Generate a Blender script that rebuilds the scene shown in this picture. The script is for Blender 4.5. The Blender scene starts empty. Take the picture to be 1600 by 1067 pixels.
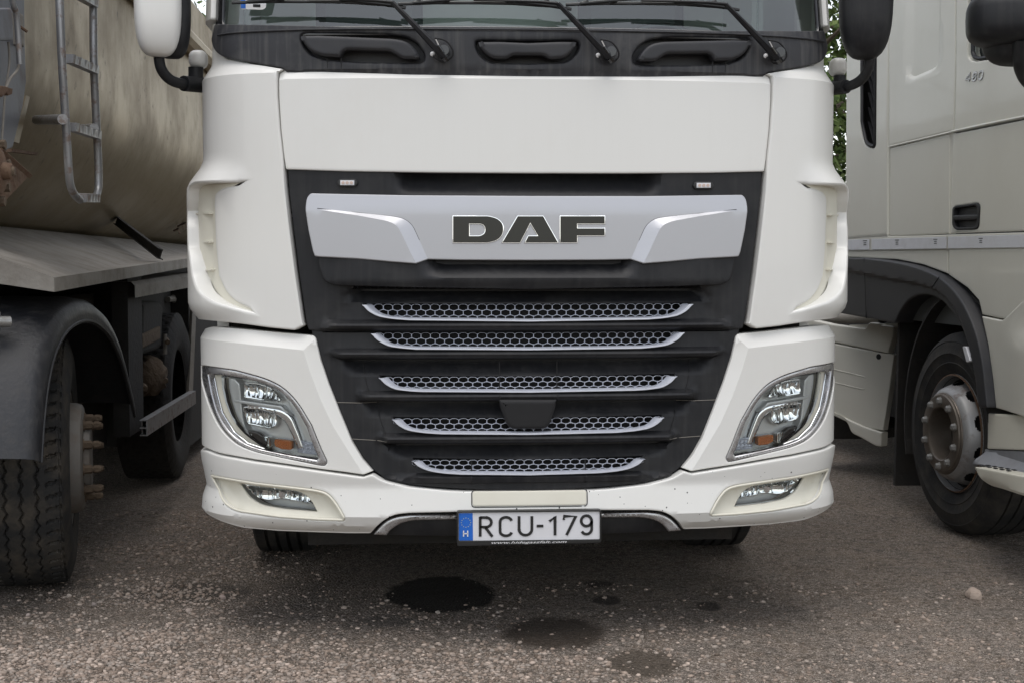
import bpy, math, random
import numpy as np
from mathutils import Vector
from mathutils.geometry import delaunay_2d_cdt
random.seed(7); RNG = np.random.default_rng(7)
SC = bpy.context.scene
COL = SC.collection

# ------------------------------------------------------------------ camera, sky, sun, exposure
F, CX, CY, CZ, YAW, PIT = 2150.0, -0.394, -4.894, 1.38, 0.06757, 0.05827
cam_d = bpy.data.cameras.new('camera'); cam = bpy.data.objects.new('camera', cam_d); COL.objects.link(cam)
cam.location = (CX, CY, CZ); cam.rotation_euler = (math.pi/2 - PIT, 0, -YAW)
cam_d.sensor_width = 36; cam_d.lens = F/1600*36; cam_d.clip_end = 600; cam_d.clip_start = 0.05
SC.camera = cam
SUN_EL, SUN_AZ = math.radians(76), math.radians(195)      # azimuth measured from +Y (behind the trucks) towards +X
W = bpy.data.worlds.new('World'); SC.world = W; W.use_nodes = True
nt = W.node_tree; nt.nodes.clear()
o_ = nt.nodes.new('ShaderNodeOutputWorld'); bg = nt.nodes.new('ShaderNodeBackground')
sky = nt.nodes.new('ShaderNodeTexSky'); sky.sky_type = 'NISHITA'; sky.sun_disc = False
sky.sun_elevation = SUN_EL; sky.sun_rotation = SUN_AZ; sky.air_density = 1.0; sky.dust_density = .6; sky.ozone_density = 1.0
hs = nt.nodes.new('ShaderNodeHueSaturation'); hs.inputs['Saturation'].default_value = 0.35
nt.links.new(sky.outputs[0], hs.inputs['Color'])
tint = nt.nodes.new('ShaderNodeMix'); tint.data_type = 'RGBA'; tint.blend_type = 'MULTIPLY'; tint.inputs[0].default_value = 1
tint.inputs[7].default_value = (1.0, 0.965, 0.925, 1)
nt.links.new(hs.outputs[0], tint.inputs[6]); nt.links.new(tint.outputs[2], bg.inputs[0])
bg.inputs[1].default_value = 0.15
nt.links.new(bg.outputs[0], o_.inputs[0])
sun_d = bpy.data.lights.new('sun', 'SUN'); sun = bpy.data.objects.new('sun', sun_d); COL.objects.link(sun)
sun_d.energy = 1.0; sun_d.angle = math.radians(50); sun_d.color = (1.0, 0.955, 0.9)
sv = Vector((math.sin(SUN_AZ)*math.cos(SUN_EL), math.cos(SUN_AZ)*math.cos(SUN_EL), math.sin(SUN_EL)))
sun.rotation_euler = sv.to_track_quat('Z', 'Y').to_euler(); sun.location = (0, 0, 20)
SC.view_settings.view_transform = 'Standard'; SC.view_settings.look = 'None'
SC.view_settings.exposure = 0.9; SC.view_settings.gamma = 1; SC.view_settings.use_curve_mapping = False
SC.cycles.max_bounces = 8; SC.cycles.caustics_reflective = False; SC.cycles.caustics_refractive = False

# ------------------------------------------------------------------ camera rays, used only to read real positions off the photograph
_fw = Vector((math.sin(YAW)*math.cos(PIT), math.cos(YAW)*math.cos(PIT), -math.sin(PIT)))
_rt = Vector((math.cos(YAW), -math.sin(YAW), 0)); _up = _rt.cross(_fw)
CAM = Vector((CX, CY, CZ))
def ray(px, py): return _rt*((px-800)/F) + _up*((533.5-py)/F) + _fw
def at_z(px, py, z=0.0):
    d = ray(px, py); return CAM + d*((z-CZ)/d.z)
def at_y(px, py, y):
    d = ray(px, py); return CAM + d*((y-CY)/d.y)

# ------------------------------------------------------------------ materials
def nodes(name):
    m = bpy.data.materials.new(name); m.use_nodes = True
    t = m.node_tree; b = t.nodes['Principled BSDF']; return m, t, b
def N(t, kind, **kw):
    n = t.nodes.new(kind)
    for k, v in kw.items():
        if k.startswith('i_'): n.inputs[k[2:].replace('_', ' ')].default_value = v
        else: setattr(n, k, v)
    return n
def mat(name, col, rough=.5, metal=0., coat=0., dirt=0., dirtcol=(.18,.15,.12), scale=6., bump=0., bscale=80., streak=0., trans=0., spec=.5, dirt_lo=.45, dirt_hi=.75):
    m, t, b = nodes(name)
    b.inputs['Roughness'].default_value = rough; b.inputs['Metallic'].default_value = metal
    b.inputs['Coat Weight'].default_value = coat; b.inputs['Coat Roughness'].default_value = .06
    b.inputs['Specular IOR Level'].default_value = spec
    b.inputs['Base Color'].default_value = (*col, 1)
    tc = N(t, 'ShaderNodeTexCoord')
    if dirt > 0:
        n1 = N(t, 'ShaderNodeTexNoise', i_Scale=scale, i_Detail=8., i_Roughness=.65)
        t.links.new(tc.outputs['Object'], n1.inputs['Vector'])
        cr = N(t, 'ShaderNodeMapRange'); cr.inputs[1].default_value = dirt_lo; cr.inputs[2].default_value = dirt_hi
        t.links.new(n1.outputs[0], cr.inputs[0]); fac = cr.outputs[0]
        if streak > 0:
            mp = N(t, 'ShaderNodeMapping'); mp.inputs['Scale'].default_value = (22, 22, 1.1)
            t.links.new(tc.outputs['Object'], mp.inputs[0])
            n2 = N(t, 'ShaderNodeTexNoise', i_Scale=2.2, i_Detail=5.); t.links.new(mp.outputs[0], n2.inputs['Vector'])
            c2 = N(t, 'ShaderNodeMapRange'); c2.inputs[1].default_value = .48; c2.inputs[2].default_value = .8; c2.inputs[4].default_value = streak
            t.links.new(n2.outputs[0], c2.inputs[0])
            ad = N(t, 'ShaderNodeMath', operation='ADD'); t.links.new(fac, ad.inputs[0]); t.links.new(c2.outputs[0], ad.inputs[1]); fac = ad.outputs[0]
        mu = N(t, 'ShaderNodeMath', operation='MULTIPLY'); mu.use_clamp = True; mu.inputs[1].default_value = dirt; t.links.new(fac, mu.inputs[0])
        mx = N(t, 'ShaderNodeMix', data_type='RGBA'); mx.inputs[6].default_value = (*col, 1); mx.inputs[7].default_value = (*dirtcol, 1)
        t.links.new(mu.outputs[0], mx.inputs[0]); t.links.new(mx.outputs[2], b.inputs['Base Color'])
        rr = N(t, 'ShaderNodeMapRange'); rr.inputs[3].default_value = rough; rr.inputs[4].default_value = min(1, rough+.35)
        t.links.new(mu.outputs[0], rr.inputs[0]); t.links.new(rr.outputs[0], b.inputs['Roughness'])
        if metal > 0:
            rm = N(t, 'ShaderNodeMapRange'); rm.inputs[3].default_value = metal; rm.inputs[4].default_value = 0
            t.links.new(mu.outputs[0], rm.inputs[0]); t.links.new(rm.outputs[0], b.inputs['Metallic'])
    if bump > 0:
        nb = N(t, 'ShaderNodeTexNoise', i_Scale=bscale, i_Detail=4.); t.links.new(tc.outputs['Object'], nb.inputs['Vector'])
        bp = N(t, 'ShaderNodeBump'); bp.inputs['Strength'].default_value = bump; bp.inputs['Distance'].default_value = .01
        t.links.new(nb.outputs[0], bp.inputs['Height']); t.links.new(bp.outputs[0], b.inputs['Normal'])
    return m

def chips_mat(name, col, rough, lowz):
    """white paint with stone chips on the low front and a faint road film"""
    m = mat(name, col, rough, 0, .3, .16, (.48,.44,.36), 1.9, streak=.18, dirt_lo=.5, dirt_hi=.85)
    t = m.node_tree; b = t.nodes['Principled BSDF']; src = b.inputs['Base Color'].links[0].from_socket
    tc = [n for n in t.nodes if n.type == 'TEX_COORD'][0]
    v = N(t, 'ShaderNodeTexVoronoi', i_Scale=64.); t.links.new(tc.outputs['Object'], v.inputs['Vector'])
    lt = N(t, 'ShaderNodeMath', operation='LESS_THAN'); t.links.new(v.outputs['Distance'], lt.inputs[0])
    r = N(t, 'ShaderNodeSeparateColor'); t.links.new(v.outputs['Color'], r.inputs[0])
    th = N(t, 'ShaderNodeMath', operation='MULTIPLY'); th.inputs[1].default_value = .22; t.links.new(r.outputs[1], th.inputs[0]); t.links.new(th.outputs[0], lt.inputs[1])
    g = N(t, 'ShaderNodeMath', operation='GREATER_THAN'); g.inputs[1].default_value = .8; t.links.new(r.outputs[0], g.inputs[0])
    s = N(t, 'ShaderNodeSeparateXYZ'); t.links.new(tc.outputs['Object'], s.inputs[0])
    z = N(t, 'ShaderNodeMath', operation='LESS_THAN'); z.inputs[1].default_value = lowz; t.links.new(s.outputs[2], z.inputs[0])
    a = N(t, 'ShaderNodeMath', operation='MULTIPLY'); t.links.new(lt.outputs[0], a.inputs[0]); t.links.new(g.outputs[0], a.inputs[1])
    a2 = N(t, 'ShaderNodeMath', operation='MULTIPLY'); t.links.new(a.outputs[0], a2.inputs[0]); t.links.new(z.outputs[0], a2.inputs[1])
    mx = N(t, 'ShaderNodeMix', data_type='RGBA'); t.links.new(a2.outputs[0], mx.inputs[0]); t.links.new(src, mx.inputs[6]); mx.inputs[7].default_value = (.03,.03,.03,1)
    t.links.new(mx.outputs[2], b.inputs['Base Color']); return m

M = {}
WHITE = (.70,.695,.665)
M['white'] = chips_mat('white_paint', WHITE, .32, .62)
M['cream'] = mat('cream_plastic', (.66,.64,.55), .42, 0, .1, .2, (.45,.4,.3), 3)
M['white2'] = mat('cream_white_paint', (.62,.61,.545), .34, 0, .25, .18, (.45,.41,.33), 1.3, streak=.15)
M['plastic'] = mat('black_plastic', (.012,.0125,.0145), .47, 0, 0, .26, (.08,.078,.075), 5, .06, 400, streak=.7, spec=.3)
M['plastic2'] = mat('charcoal_plastic', (.019,.0195,.023), .5, 0, 0, .22, (.09,.085,.08), 5, .05, 300, streak=.2)
M['dark'] = mat('deep_black', (.008,.008,.009), .7)
M['rubber'] = mat('tyre_rubber', (.022,.022,.022), .82, 0, 0, .7, (.085,.075,.062), 7, .15, 60, spec=.3)
M['rubber_dirty'] = mat('dusty_tyre_rubber', (.024,.024,.024), .85, 0, 0, .8, (.10,.085,.066), 9, .3, 70, spec=.25)
M['gloss'] = mat('gloss_black', (.01,.01,.011), .22, 0, .5)
M['silver'] = mat('silver_paint', (.44,.446,.468), .38, .5, .15, .1, (.42,.42,.42), 3, streak=.2)
M['chrome'] = mat('satin_silver_trim', (.66,.69,.77), .33, .35, .3, .1, (.45,.45,.45), 14)
M['bright'] = mat('bright_chrome', (.82,.84,.87), .1, 1.)
M['dullchrome'] = mat('worn_chrome', (.42,.42,.43), .24, .9, 0, .5, (.28,.26,.25), 26)
M['lampgrey'] = mat('lamp_housing', (.8,.81,.8), .28, .3)
M['reflector'] = mat('lamp_reflector', (.9,.92,.92), .06, 1.)
M['letter'] = mat('badge_dark', (.042,.042,.038), .3, .6)
M['scuttle'] = mat('weathered_plastic', (.019,.0195,.023), .52, 0, 0, .42, (.16,.155,.145), 7, .05, 300, streak=1.0, dirt_lo=.5, dirt_hi=.85)
M['galv'] = mat('galvanised_tube', (.34,.345,.355), .42, .75, 0, .75, (.17,.10,.06), 24, dirt_lo=.52, dirt_hi=.66)
M['tank'] = mat('stained_aluminium', (.43,.355,.25), .4, .45, 0, .75, (.16,.125,.08), 1.6, .06, 14, streak=.22, dirt_lo=.4, dirt_hi=.72)
def tank_mat():
    m = M['tank']; t = m.node_tree; b = t.nodes['Principled BSDF']; src = b.inputs['Base Color'].links[0].from_socket
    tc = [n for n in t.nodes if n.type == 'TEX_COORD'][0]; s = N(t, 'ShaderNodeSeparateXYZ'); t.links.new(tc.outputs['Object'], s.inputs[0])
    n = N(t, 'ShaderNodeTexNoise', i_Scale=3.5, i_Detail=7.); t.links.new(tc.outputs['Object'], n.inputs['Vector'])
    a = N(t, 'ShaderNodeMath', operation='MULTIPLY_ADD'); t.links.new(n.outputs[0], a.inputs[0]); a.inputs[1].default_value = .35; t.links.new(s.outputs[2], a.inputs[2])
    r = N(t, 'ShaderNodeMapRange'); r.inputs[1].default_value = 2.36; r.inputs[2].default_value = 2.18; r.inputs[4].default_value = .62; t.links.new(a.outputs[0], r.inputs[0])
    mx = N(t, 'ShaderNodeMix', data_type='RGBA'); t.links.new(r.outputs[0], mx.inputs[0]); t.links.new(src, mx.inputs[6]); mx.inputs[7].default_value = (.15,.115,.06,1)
    n2 = N(t, 'ShaderNodeTexNoise', i_Scale=11., i_Detail=9., i_Roughness=.7); t.links.new(tc.outputs['Object'], n2.inputs['Vector'])
    r2 = N(t, 'ShaderNodeMapRange'); r2.inputs[1].default_value = .60; r2.inputs[2].default_value = .70; r2.inputs[4].default_value = .75; t.links.new(n2.outputs[0], r2.inputs[0])
    mx2 = N(t, 'ShaderNodeMix', data_type='RGBA'); t.links.new(r2.outputs[0], mx2.inputs[0]); t.links.new(mx.outputs[2], mx2.inputs[6]); mx2.inputs[7].default_value = (.05,.035,.022,1)
    t.links.new(mx2.outputs[2], b.inputs['Base Color'])
tank_mat()
M['greysteel'] = mat('grey_painted_steel', (.135,.142,.16), .5, 0, 0, .6, (.12,.075,.05), 4, .1, 40, streak=.2, dirt_lo=.5, dirt_hi=.72)
M['dustysteel'] = mat('dusty_grey_steel', (.235,.218,.192), .66, 0, 0, .7, (.12,.10,.08), 5, .25, 60, streak=.12)
M['rust'] = mat('rusty_steel', (.10,.055,.032), .8, 0, 0, .6, (.2,.15,.1), 20, .6, 50)
M['mud'] = mat('dried_mud', (.11,.08,.054), .95, 0, 0, .6, (.09,.065,.045), 30, 1.0, 40)
M['grime'] = mat('grimy_chassis', (.016,.015,.014), .85, 0, 0, .5, (.04,.032,.025), 6, .4, 40)
M['mudguard'] = mat('scuffed_mudguard', (.014,.015,.018), .5, 0, 0, .8, (.06,.057,.055), 14, .2, 60, streak=.2, dirt_lo=.48, dirt_hi=.8)
M['rim'] = mat('painted_rim', (.30,.30,.30), .42, .35, 0, .7, (.10,.055,.04), 9, .1, 40, dirt_lo=.54, dirt_hi=.68)
M['hub'] = mat('greasy_hub', (.15,.13,.11), .38, .6, 0, .8, (.07,.05,.035), 12)
M['nut'] = mat('wheel_nut', (.3,.3,.29), .4, .6, 0, .5, (.14,.1,.07), 30)
M['muddyrim'] = mat('muddy_rim', (.16,.15,.135), .7, 0, 0, .8, (.15,.115,.085), 12, .3, 40)
M['plate'] = mat('plate_white', (.66,.66,.68), .35, 0, 0, .15, (.4,.4,.4), 25)
M['blue'] = mat('plate_blue', (.012,.12,.50), .35)
M['platek'] = mat('plate_black', (.012,.012,.012), .4)
M['yellow'] = mat('star_yellow', (.5,.5,.25), .5)
M['framew'] = mat('frame_print', (.75,.75,.75), .5)
M['orange'] = mat('amber_lens', (.85,.28,.08), .25)
M['led'] = mat('lamp_led', (.55,.42,.36), .3)
M['strip'] = mat('white_foil', (.62,.63,.66), .4, 0, 0, .3, (.4,.38,.35), 12)
M['stepgrey'] = mat('step_grey', (.22,.225,.24), .5, 0, 0, .3, (.14,.13,.12), 9)
M['int'] = mat('cab_interior', (.10,.105,.105), .8)
M['intlight'] = mat('cab_dash_top', (.34,.38,.365), .7)
M['bark'] = mat('bark', (.09,.07,.05), .9, 0, 0, .5, (.05,.04,.03), 8, .8, 20)

def glass(name, tint=(.8,.88,.85), rough=.03, refl=1.):
    m, t, b = nodes(name); t.nodes.remove(b); out = t.nodes['Material Output']
    tr = N(t, 'ShaderNodeBsdfTransparent'); tr.inputs[0].default_value = (*tint, 1)
    gl = N(t, 'ShaderNodeBsdfGlossy'); gl.inputs['Roughness'].default_value = rough
    fr = N(t, 'ShaderNodeFresnel', i_IOR=1.52); mu = N(t, 'ShaderNodeMath', operation='MULTIPLY'); mu.inputs[1].default_value = refl; mu.use_clamp = True
    t.links.new(fr.outputs[0], mu.inputs[0])
    mx = N(t, 'ShaderNodeMixShader'); t.links.new(mu.outputs[0], mx.inputs[0]); t.links.new(tr.outputs[0], mx.inputs[1]); t.links.new(gl.outputs[0], mx.inputs[2])
    t.links.new(mx.outputs[0], out.inputs[0]); return m
M['glass'] = glass('windscreen_glass', (.66,.77,.73), .02, 3.2)
M['lens'] = glass('clear_lens', (.93,.95,.95), .02, 1.2)

# ------------------------------------------------------------------ object helpers
def tag(o, label=None, cat=None, group=None, kind=None):
    for k, v in (('label', label), ('category', cat), ('group', group), ('kind', kind)):
        if v: o[k] = v
    return o
def thing(name, loc, label, cat, group=None):
    o = bpy.data.objects.new(name, None); COL.objects.link(o); o.location = loc; o.empty_display_size = .2
    return tag(o, label, cat, group)
def origin(o):
    while o.parent: o = o.parent
    return Vector(o.location)
def mesh_obj(name, V, Fc, m, parent=None, smooth=True, ang=35, label=None, loc=None):
    me = bpy.data.meshes.new(name)
    V = np.asarray(V, float)
    if parent is not None: V = V - np.array(origin(parent))
    if loc is not None: V = V - np.array(loc) + (np.array(origin(parent)) if parent is not None else 0)
    me.from_pydata(V.tolist(), [], Fc)
    if isinstance(m, (list, tuple)):
        for q in m: me.materials.append(q)
    elif m: me.materials.append(m)
    o = bpy.data.objects.new(name, me); COL.objects.link(o)
    if parent is not None:
        o.parent = parent
        if loc is not None: o.location = Vector(loc) - origin(parent)
    elif loc is not None: o.location = loc
    if smooth:
        me.polygons.foreach_set('use_smooth', [True]*len(me.polygons))
        me.set_sharp_from_angle(angle=math.radians(ang))
    if label: o['label'] = label
    return o
class MB:
    def __init__(s): s.V = []; s.F = []
    def add(s, V, Fc):
        b = len(s.V); s.V += [tuple(v) for v in V]; s.F += [tuple(i+b for i in f) for f in Fc]; return s
    def hexa(s, c):      # 8 corners: bottom 4, top 4
        return s.add(c, [(3,2,1,0),(4,5,6,7),(0,1,5,4),(1,2,6,5),(2,3,7,6),(3,0,4,7)])
    def box(s, lo, hi, bev=0):
        (x0,y0,z0),(x1,y1,z1) = lo, hi
        if bev <= 0: return s.hexa([(x0,y0,z0),(x1,y0,z0),(x1,y1,z0),(x0,y1,z0),(x0,y0,z1),(x1,y0,z1),(x1,y1,z1),(x0,y1,z1)])
        b = bev; V = []; idx = {}
        for i, x in enumerate((x0, x1)):
            for j, y in enumerate((y0, y1)):
                for k, z in enumerate((z0, z1)):
                    sx, sy, sz = (1,-1)[i], (1,-1)[j], (1,-1)[k]
                    for a, v in enumerate(((x, y+sy*b, z+sz*b), (x+sx*b, y, z+sz*b), (x+sx*b, y+sy*b, z))):
                        idx[i,j,k,a] = len(V); V.append(v)
        q = []
        for i in (0,1):
            f = [idx[i,0,0,0],idx[i,1,0,0],idx[i,1,1,0],idx[i,0,1,0]]; q.append(f if i else f[::-1])
            f = [idx[0,i,0,1],idx[1,i,0,1],idx[1,i,1,1],idx[0,i,1,1]]; q.append(f[::-1] if i else f)
            f = [idx[0,0,i,2],idx[1,0,i,2],idx[1,1,i,2],idx[0,1,i,2]]; q.append(f if i else f[::-1])
        for a, b_ in ((0,1),(1,2),(0,2)):
            ax = 3-a-b_
            for p in (0,1):
                for r in (0,1):
                    def key(v, e, w):
                        k = [0,0,0]; k[a] = p; k[b_] = r; k[ax] = e; return idx[k[0],k[1],k[2],w]
                    q.append([key(0,0,a), key(0,1,a), key(0,1,b_), key(0,0,b_)])
        for i in (0,1):
            for j in (0,1):
                for k in (0,1): q.append([idx[i,j,k,0],idx[i,j,k,1],idx[i,j,k,2]])
        c = np.array([(x0+x1)/2,(y0+y1)/2,(z0+z1)/2]); out = []
        for f in q:
            P = np.array([V[t] for t in f]); n = np.cross(P[1]-P[0], P[2]-P[0])
            out.append(tuple(f) if np.dot(n, P.mean(0)-c) > 0 else tuple(f[::-1]))
        return s.add(V, out)
    def tube(s, pts, r, seg=10, flat=1., caps=True):
        pts = [Vector(p) for p in pts]; n = len(pts); rs = r if isinstance(r, (list, tuple)) else [r]*n
        V = []; ref = None
        for i, p in enumerate(pts):
            d = (pts[min(i+1,n-1)] - pts[max(i-1,0)]).normalized()
            if ref is None:
                ref = Vector((0,0,1)) if abs(d.z) < .9 else Vector((0,1,0))
            a = (ref - d*ref.dot(d)).normalized(); ref = a; b = d.cross(a)
            for k in range(seg):
                t = 2*math.pi*k/seg; V.append(p + a*math.cos(t)*rs[i]*flat + b*math.sin(t)*rs[i])
        Fc = [(i*seg+k, i*seg+(k+1)%seg, (i+1)*seg+(k+1)%seg, (i+1)*seg+k) for i in range(n-1) for k in range(seg)]
        if caps: Fc += [tuple(range(seg))[::-1], tuple((n-1)*seg+k for k in range(seg))]
        return s.add(V, Fc)
    def cyl(s, c, ax, r, h, seg=16, r2=None):
        c = Vector(c); ax = Vector(ax).normalized(); r2 = r if r2 is None else r2
        return s.tube([c, c+ax*h*.001, c+ax*h*.999, c+ax*h], [r*.93, r, r2, r2*.93], seg)
    def build(s, name, m, parent=None, smooth=True, ang=35, label=None, loc=None):
        return mesh_obj(name, s.V, s.F, m, parent, smooth, ang, label, loc)
def bez(pts, n=8):
    """smooth curve through 3D points (Catmull-Rom)"""
    P = [Vector(p) for p in pts]; out = []
    for i in range(len(P)-1):
        a, b, c, d = P[max(i-1,0)], P[i], P[i+1], P[min(i+2,len(P)-1)]
        for k in range(n):
            t = k/n; out.append(.5*((2*b)+(-a+c)*t+(2*a-5*b+4*c-d)*t*t+(-a+3*b-3*c+d)*t**3))
    return out+[P[-1]]

# ------------------------------------------------------------------ outlines
def rp(pts, closed=True):
    """polygon with rounded vertices: (x, y) sharp, (x, y, r) rounded"""
    n = len(pts); out = []
    for i, p in enumerate(pts):
        x, y = p[0], p[1]; r = p[2] if len(p) > 2 else 0
        if r <= 0 or (not closed and i in (0, n-1)): out.append((x, y)); continue
        a, b = pts[(i-1) % n], pts[(i+1) % n]
        la, lb = math.hypot(a[0]-x, a[1]-y), math.hypot(b[0]-x, b[1]-y)
        q = min(r, la*.5, lb*.5); m = max(2, min(7, int(q/2)+2))
        A = (x+(a[0]-x)*q/la, y+(a[1]-y)*q/la); B = (x+(b[0]-x)*q/lb, y+(b[1]-y)*q/lb)
        for k in range(m+1):
            t = k/m; out.append(((1-t)**2*A[0]+2*t*(1-t)*x+t*t*B[0], (1-t)**2*A[1]+2*t*(1-t)*y+t*t*B[1]))
    return out
def dense(P, step, closed=True):
    out = []; n = len(P)
    for i in range(n if closed else n-1):
        a, b = P[i], P[(i+1) % n]; L = math.hypot(b[0]-a[0], b[1]-a[1])
        if L < 1e-7: continue
        k = max(1, int(math.ceil(L/step)))
        for j in range(k): out.append((a[0]+(b[0]-a[0])*j/k, a[1]+(b[1]-a[1])*j/k))
    if not closed: out.append(tuple(P[-1]))
    return out
def area(P): return .5*sum(P[i][0]*P[(i+1) % len(P)][1]-P[(i+1) % len(P)][0]*P[i][1] for i in range(len(P)))
def clean(P, eps=.0012):
    out = []
    for p in P:
        if not out or math.hypot(p[0]-out[-1][0], p[1]-out[-1][1]) > eps: out.append((float(p[0]), float(p[1])))
    while len(out) > 3 and math.hypot(out[0][0]-out[-1][0], out[0][1]-out[-1][1]) <= eps: out.pop()
    return out
def offset(P, r):
    """move a CCW polygon inwards by r (outwards when r < 0)"""
    Q = np.array(P); a = np.roll(Q, 1, 0); b = np.roll(Q, -1, 0)
    d1 = Q-a; d2 = b-Q; d1 /= np.linalg.norm(d1, axis=1)[:,None]+1e-12; d2 /= np.linalg.norm(d2, axis=1)[:,None]+1e-12
    n1 = np.stack([-d1[:,1], d1[:,0]], 1); n2 = np.stack([-d2[:,1], d2[:,0]], 1)
    m = n1+n2; L = np.linalg.norm(m, axis=1)+1e-9; m /= L[:,None]; c = np.clip((m*n1).sum(1), .35, 1)
    return Q + m*(r/c)[:,None]
def inside(P, X, Y):
    P = np.asarray(P); res = np.zeros(len(X), bool); j = len(P)-1
    for i in range(len(P)):
        xi, yi, xj, yj = P[i,0], P[i,1], P[j,0], P[j,1]
        with np.errstate(divide='ignore', invalid='ignore'):
            c = ((yi > Y) != (yj > Y)) & (X < (xj-xi)*(Y-yi)/(yj-yi+1e-15)+xi)
        res ^= c; j = i
    return res
def pdist(P, X, Y, closed=False):
    P = np.asarray(P, float); X = np.asarray(X, float); best = np.full(X.shape, 1e9)
    n = len(P)
    for i in range(n if closed else n-1):
        a, b = P[i], P[(i+1) % n]; d = b-a; L = (d**2).sum()+1e-12
        t = np.clip(((X-a[0])*d[0]+(Y-a[1])*d[1])/L, 0, 1)
        best = np.minimum(best, np.hypot(X-a[0]-t*d[0], Y-a[1]-t*d[1]))
    return best
def sst(a, b, x): t = np.clip((np.asarray(x, float)-a)/(b-a), 0, 1); return t*t*(3-2*t)

# ------------------------------------------------------------------ surfaces
class Skin:
    """the curved front of the middle truck: s runs across it, v is the height, d stands proud of it"""
    def __init__(q, lean=0., z0=0.):
        xs = np.linspace(0, 1.02, 300); ys = .069*xs**2+.0425*xs**6
        th = math.atan(.138*1.02+.255*1.02**5); R = .295
        a = np.linspace(th, math.pi/2, 60)[1:]
        xa = 1.02+R*(np.sin(a)-math.sin(th)); ya = ys[-1]+R*(math.cos(th)-np.cos(a))
        yl = np.linspace(ya[-1], ya[-1]+2.2, 40)[1:]
        x = np.concatenate([xs, xa, np.full(len(yl), xa[-1])]); y = np.concatenate([ys, ya, yl])
        s = np.concatenate([[0], np.cumsum(np.hypot(np.diff(x), np.diff(y)))])
        q.s, q.x, q.y = s, x, y; q.lean, q.z0 = lean, z0
        tx, ty = np.gradient(x, s), np.gradient(y, s); q.nx, q.ny = ty, -tx
        q.HALF = x[-1]
    def pos(q, s, v, d=0.):
        s = np.asarray(s, float); v = np.asarray(v, float); sg = np.sign(s)+(s == 0); a = np.abs(s)
        x, y, nx, ny = (np.interp(a, q.s, t) for t in (q.x, q.y, q.nx, q.ny))
        nx = np.where(a < 1e-6, 0, nx)
        return np.stack([sg*(x+nx*d), y+ny*d+q.lean*np.maximum(0, v-q.z0), v+0*x], -1)
    def hit(q, px, py, d=0.):
        r = ray(px, py); v = CZ
        S = np.linspace(-1.55, 1.55, 621)
        for it in range(3 if q.lean else 1):
            P = q.pos(S, np.full(S.shape, v), d); ang = np.arctan2(P[:,0]-CX, P[:,1]-CY)
            i0, i1 = int(np.argmin(ang)), int(np.argmax(ang)); a = math.atan2(r.x, r.y)
            s = float(np.interp(a, ang[i0:i1+1], S[i0:i1+1]))
            p = q.pos(s, v, d); t = math.hypot(p[0]-CX, p[1]-CY)/math.hypot(r.x, r.y); v = CZ+r.z*t
        return s, v
class Side:
    """vertical plane at a lateral distance from the camera line that runs to the vanishing point vp (pixels); sg +1 left of the camera, -1 right"""
    def __init__(q, vp, lat, sg, tilt=0., z0=0.):
        b = YAW+math.atan((vp-800)/F); q.a = np.array([math.sin(b), math.cos(b)]); q.p = np.array([math.cos(b), -math.sin(b)])
        q.lat, q.sg, q.tilt, q.z0 = lat, sg, tilt, z0
    def pos(q, u, v, d=0.):
        u = np.asarray(u, float)+0*np.asarray(v, float); v = np.asarray(v, float)+0*u
        l = q.lat + q.sg*(d - q.tilt*(v-q.z0))
        P = np.array([CX, CY]) + (q.sg*u)[...,None]*q.a + (l+0*u)[...,None]*q.p
        return np.concatenate([P, v[...,None]], -1)
    def hit(q, px, py, d=0.):
        r = ray(px, py); rd = np.array([r.x, r.y]); v = CZ
        for it in range(4 if q.tilt else 1):
            lat = q.lat+q.sg*(d-q.tilt*(v-q.z0)); k = lat/rd.dot(q.p); v = CZ+r.z*k
        return q.sg*k*rd.dot(q.a), v
class Flat:
    """any flat patch: origin, u axis, v axis"""
    def __init__(q, o, u, v):
        q.o = np.array(o, float); q.u = np.array(Vector(u).normalized()); q.v = np.array(Vector(v).normalized()); q.n = np.cross(q.u, q.v)
    def pos(q, u, v, d=0.):
        u = np.asarray(u, float); v = np.asarray(v, float); d = np.asarray(d, float)+0*u
        return q.o+u[...,None]*q.u+v[...,None]*q.v+d[...,None]*q.n
    def hit(q, px, py, d=0.):
        r = np.array(ray(px, py)); k = (q.o+q.n*d-np.array(CAM)).dot(q.n)/r.dot(q.n); h = np.array(CAM)+r*k-q.o
        return float(h.dot(q.u)), float(h.dot(q.v))
def uv(surf, pts, closed=True, d=0., step=9, raw=False):
    P = pts if raw else dense(rp(pts, closed), step, closed)
    return [surf.hit(x, y, d) for x, y in P]
def mir(P): return [(-a, b) for a, b in P]
def sym(surf, pts, d=0., step=9):
    """left half traced open from centre to centre, completed by its mirror image"""
    h = uv(surf, pts, False, d, step); h[0] = (0, h[0][1]); h[-1] = (0, h[-1][1])
    return h + mir(h)[::-1][1:-1]

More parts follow.
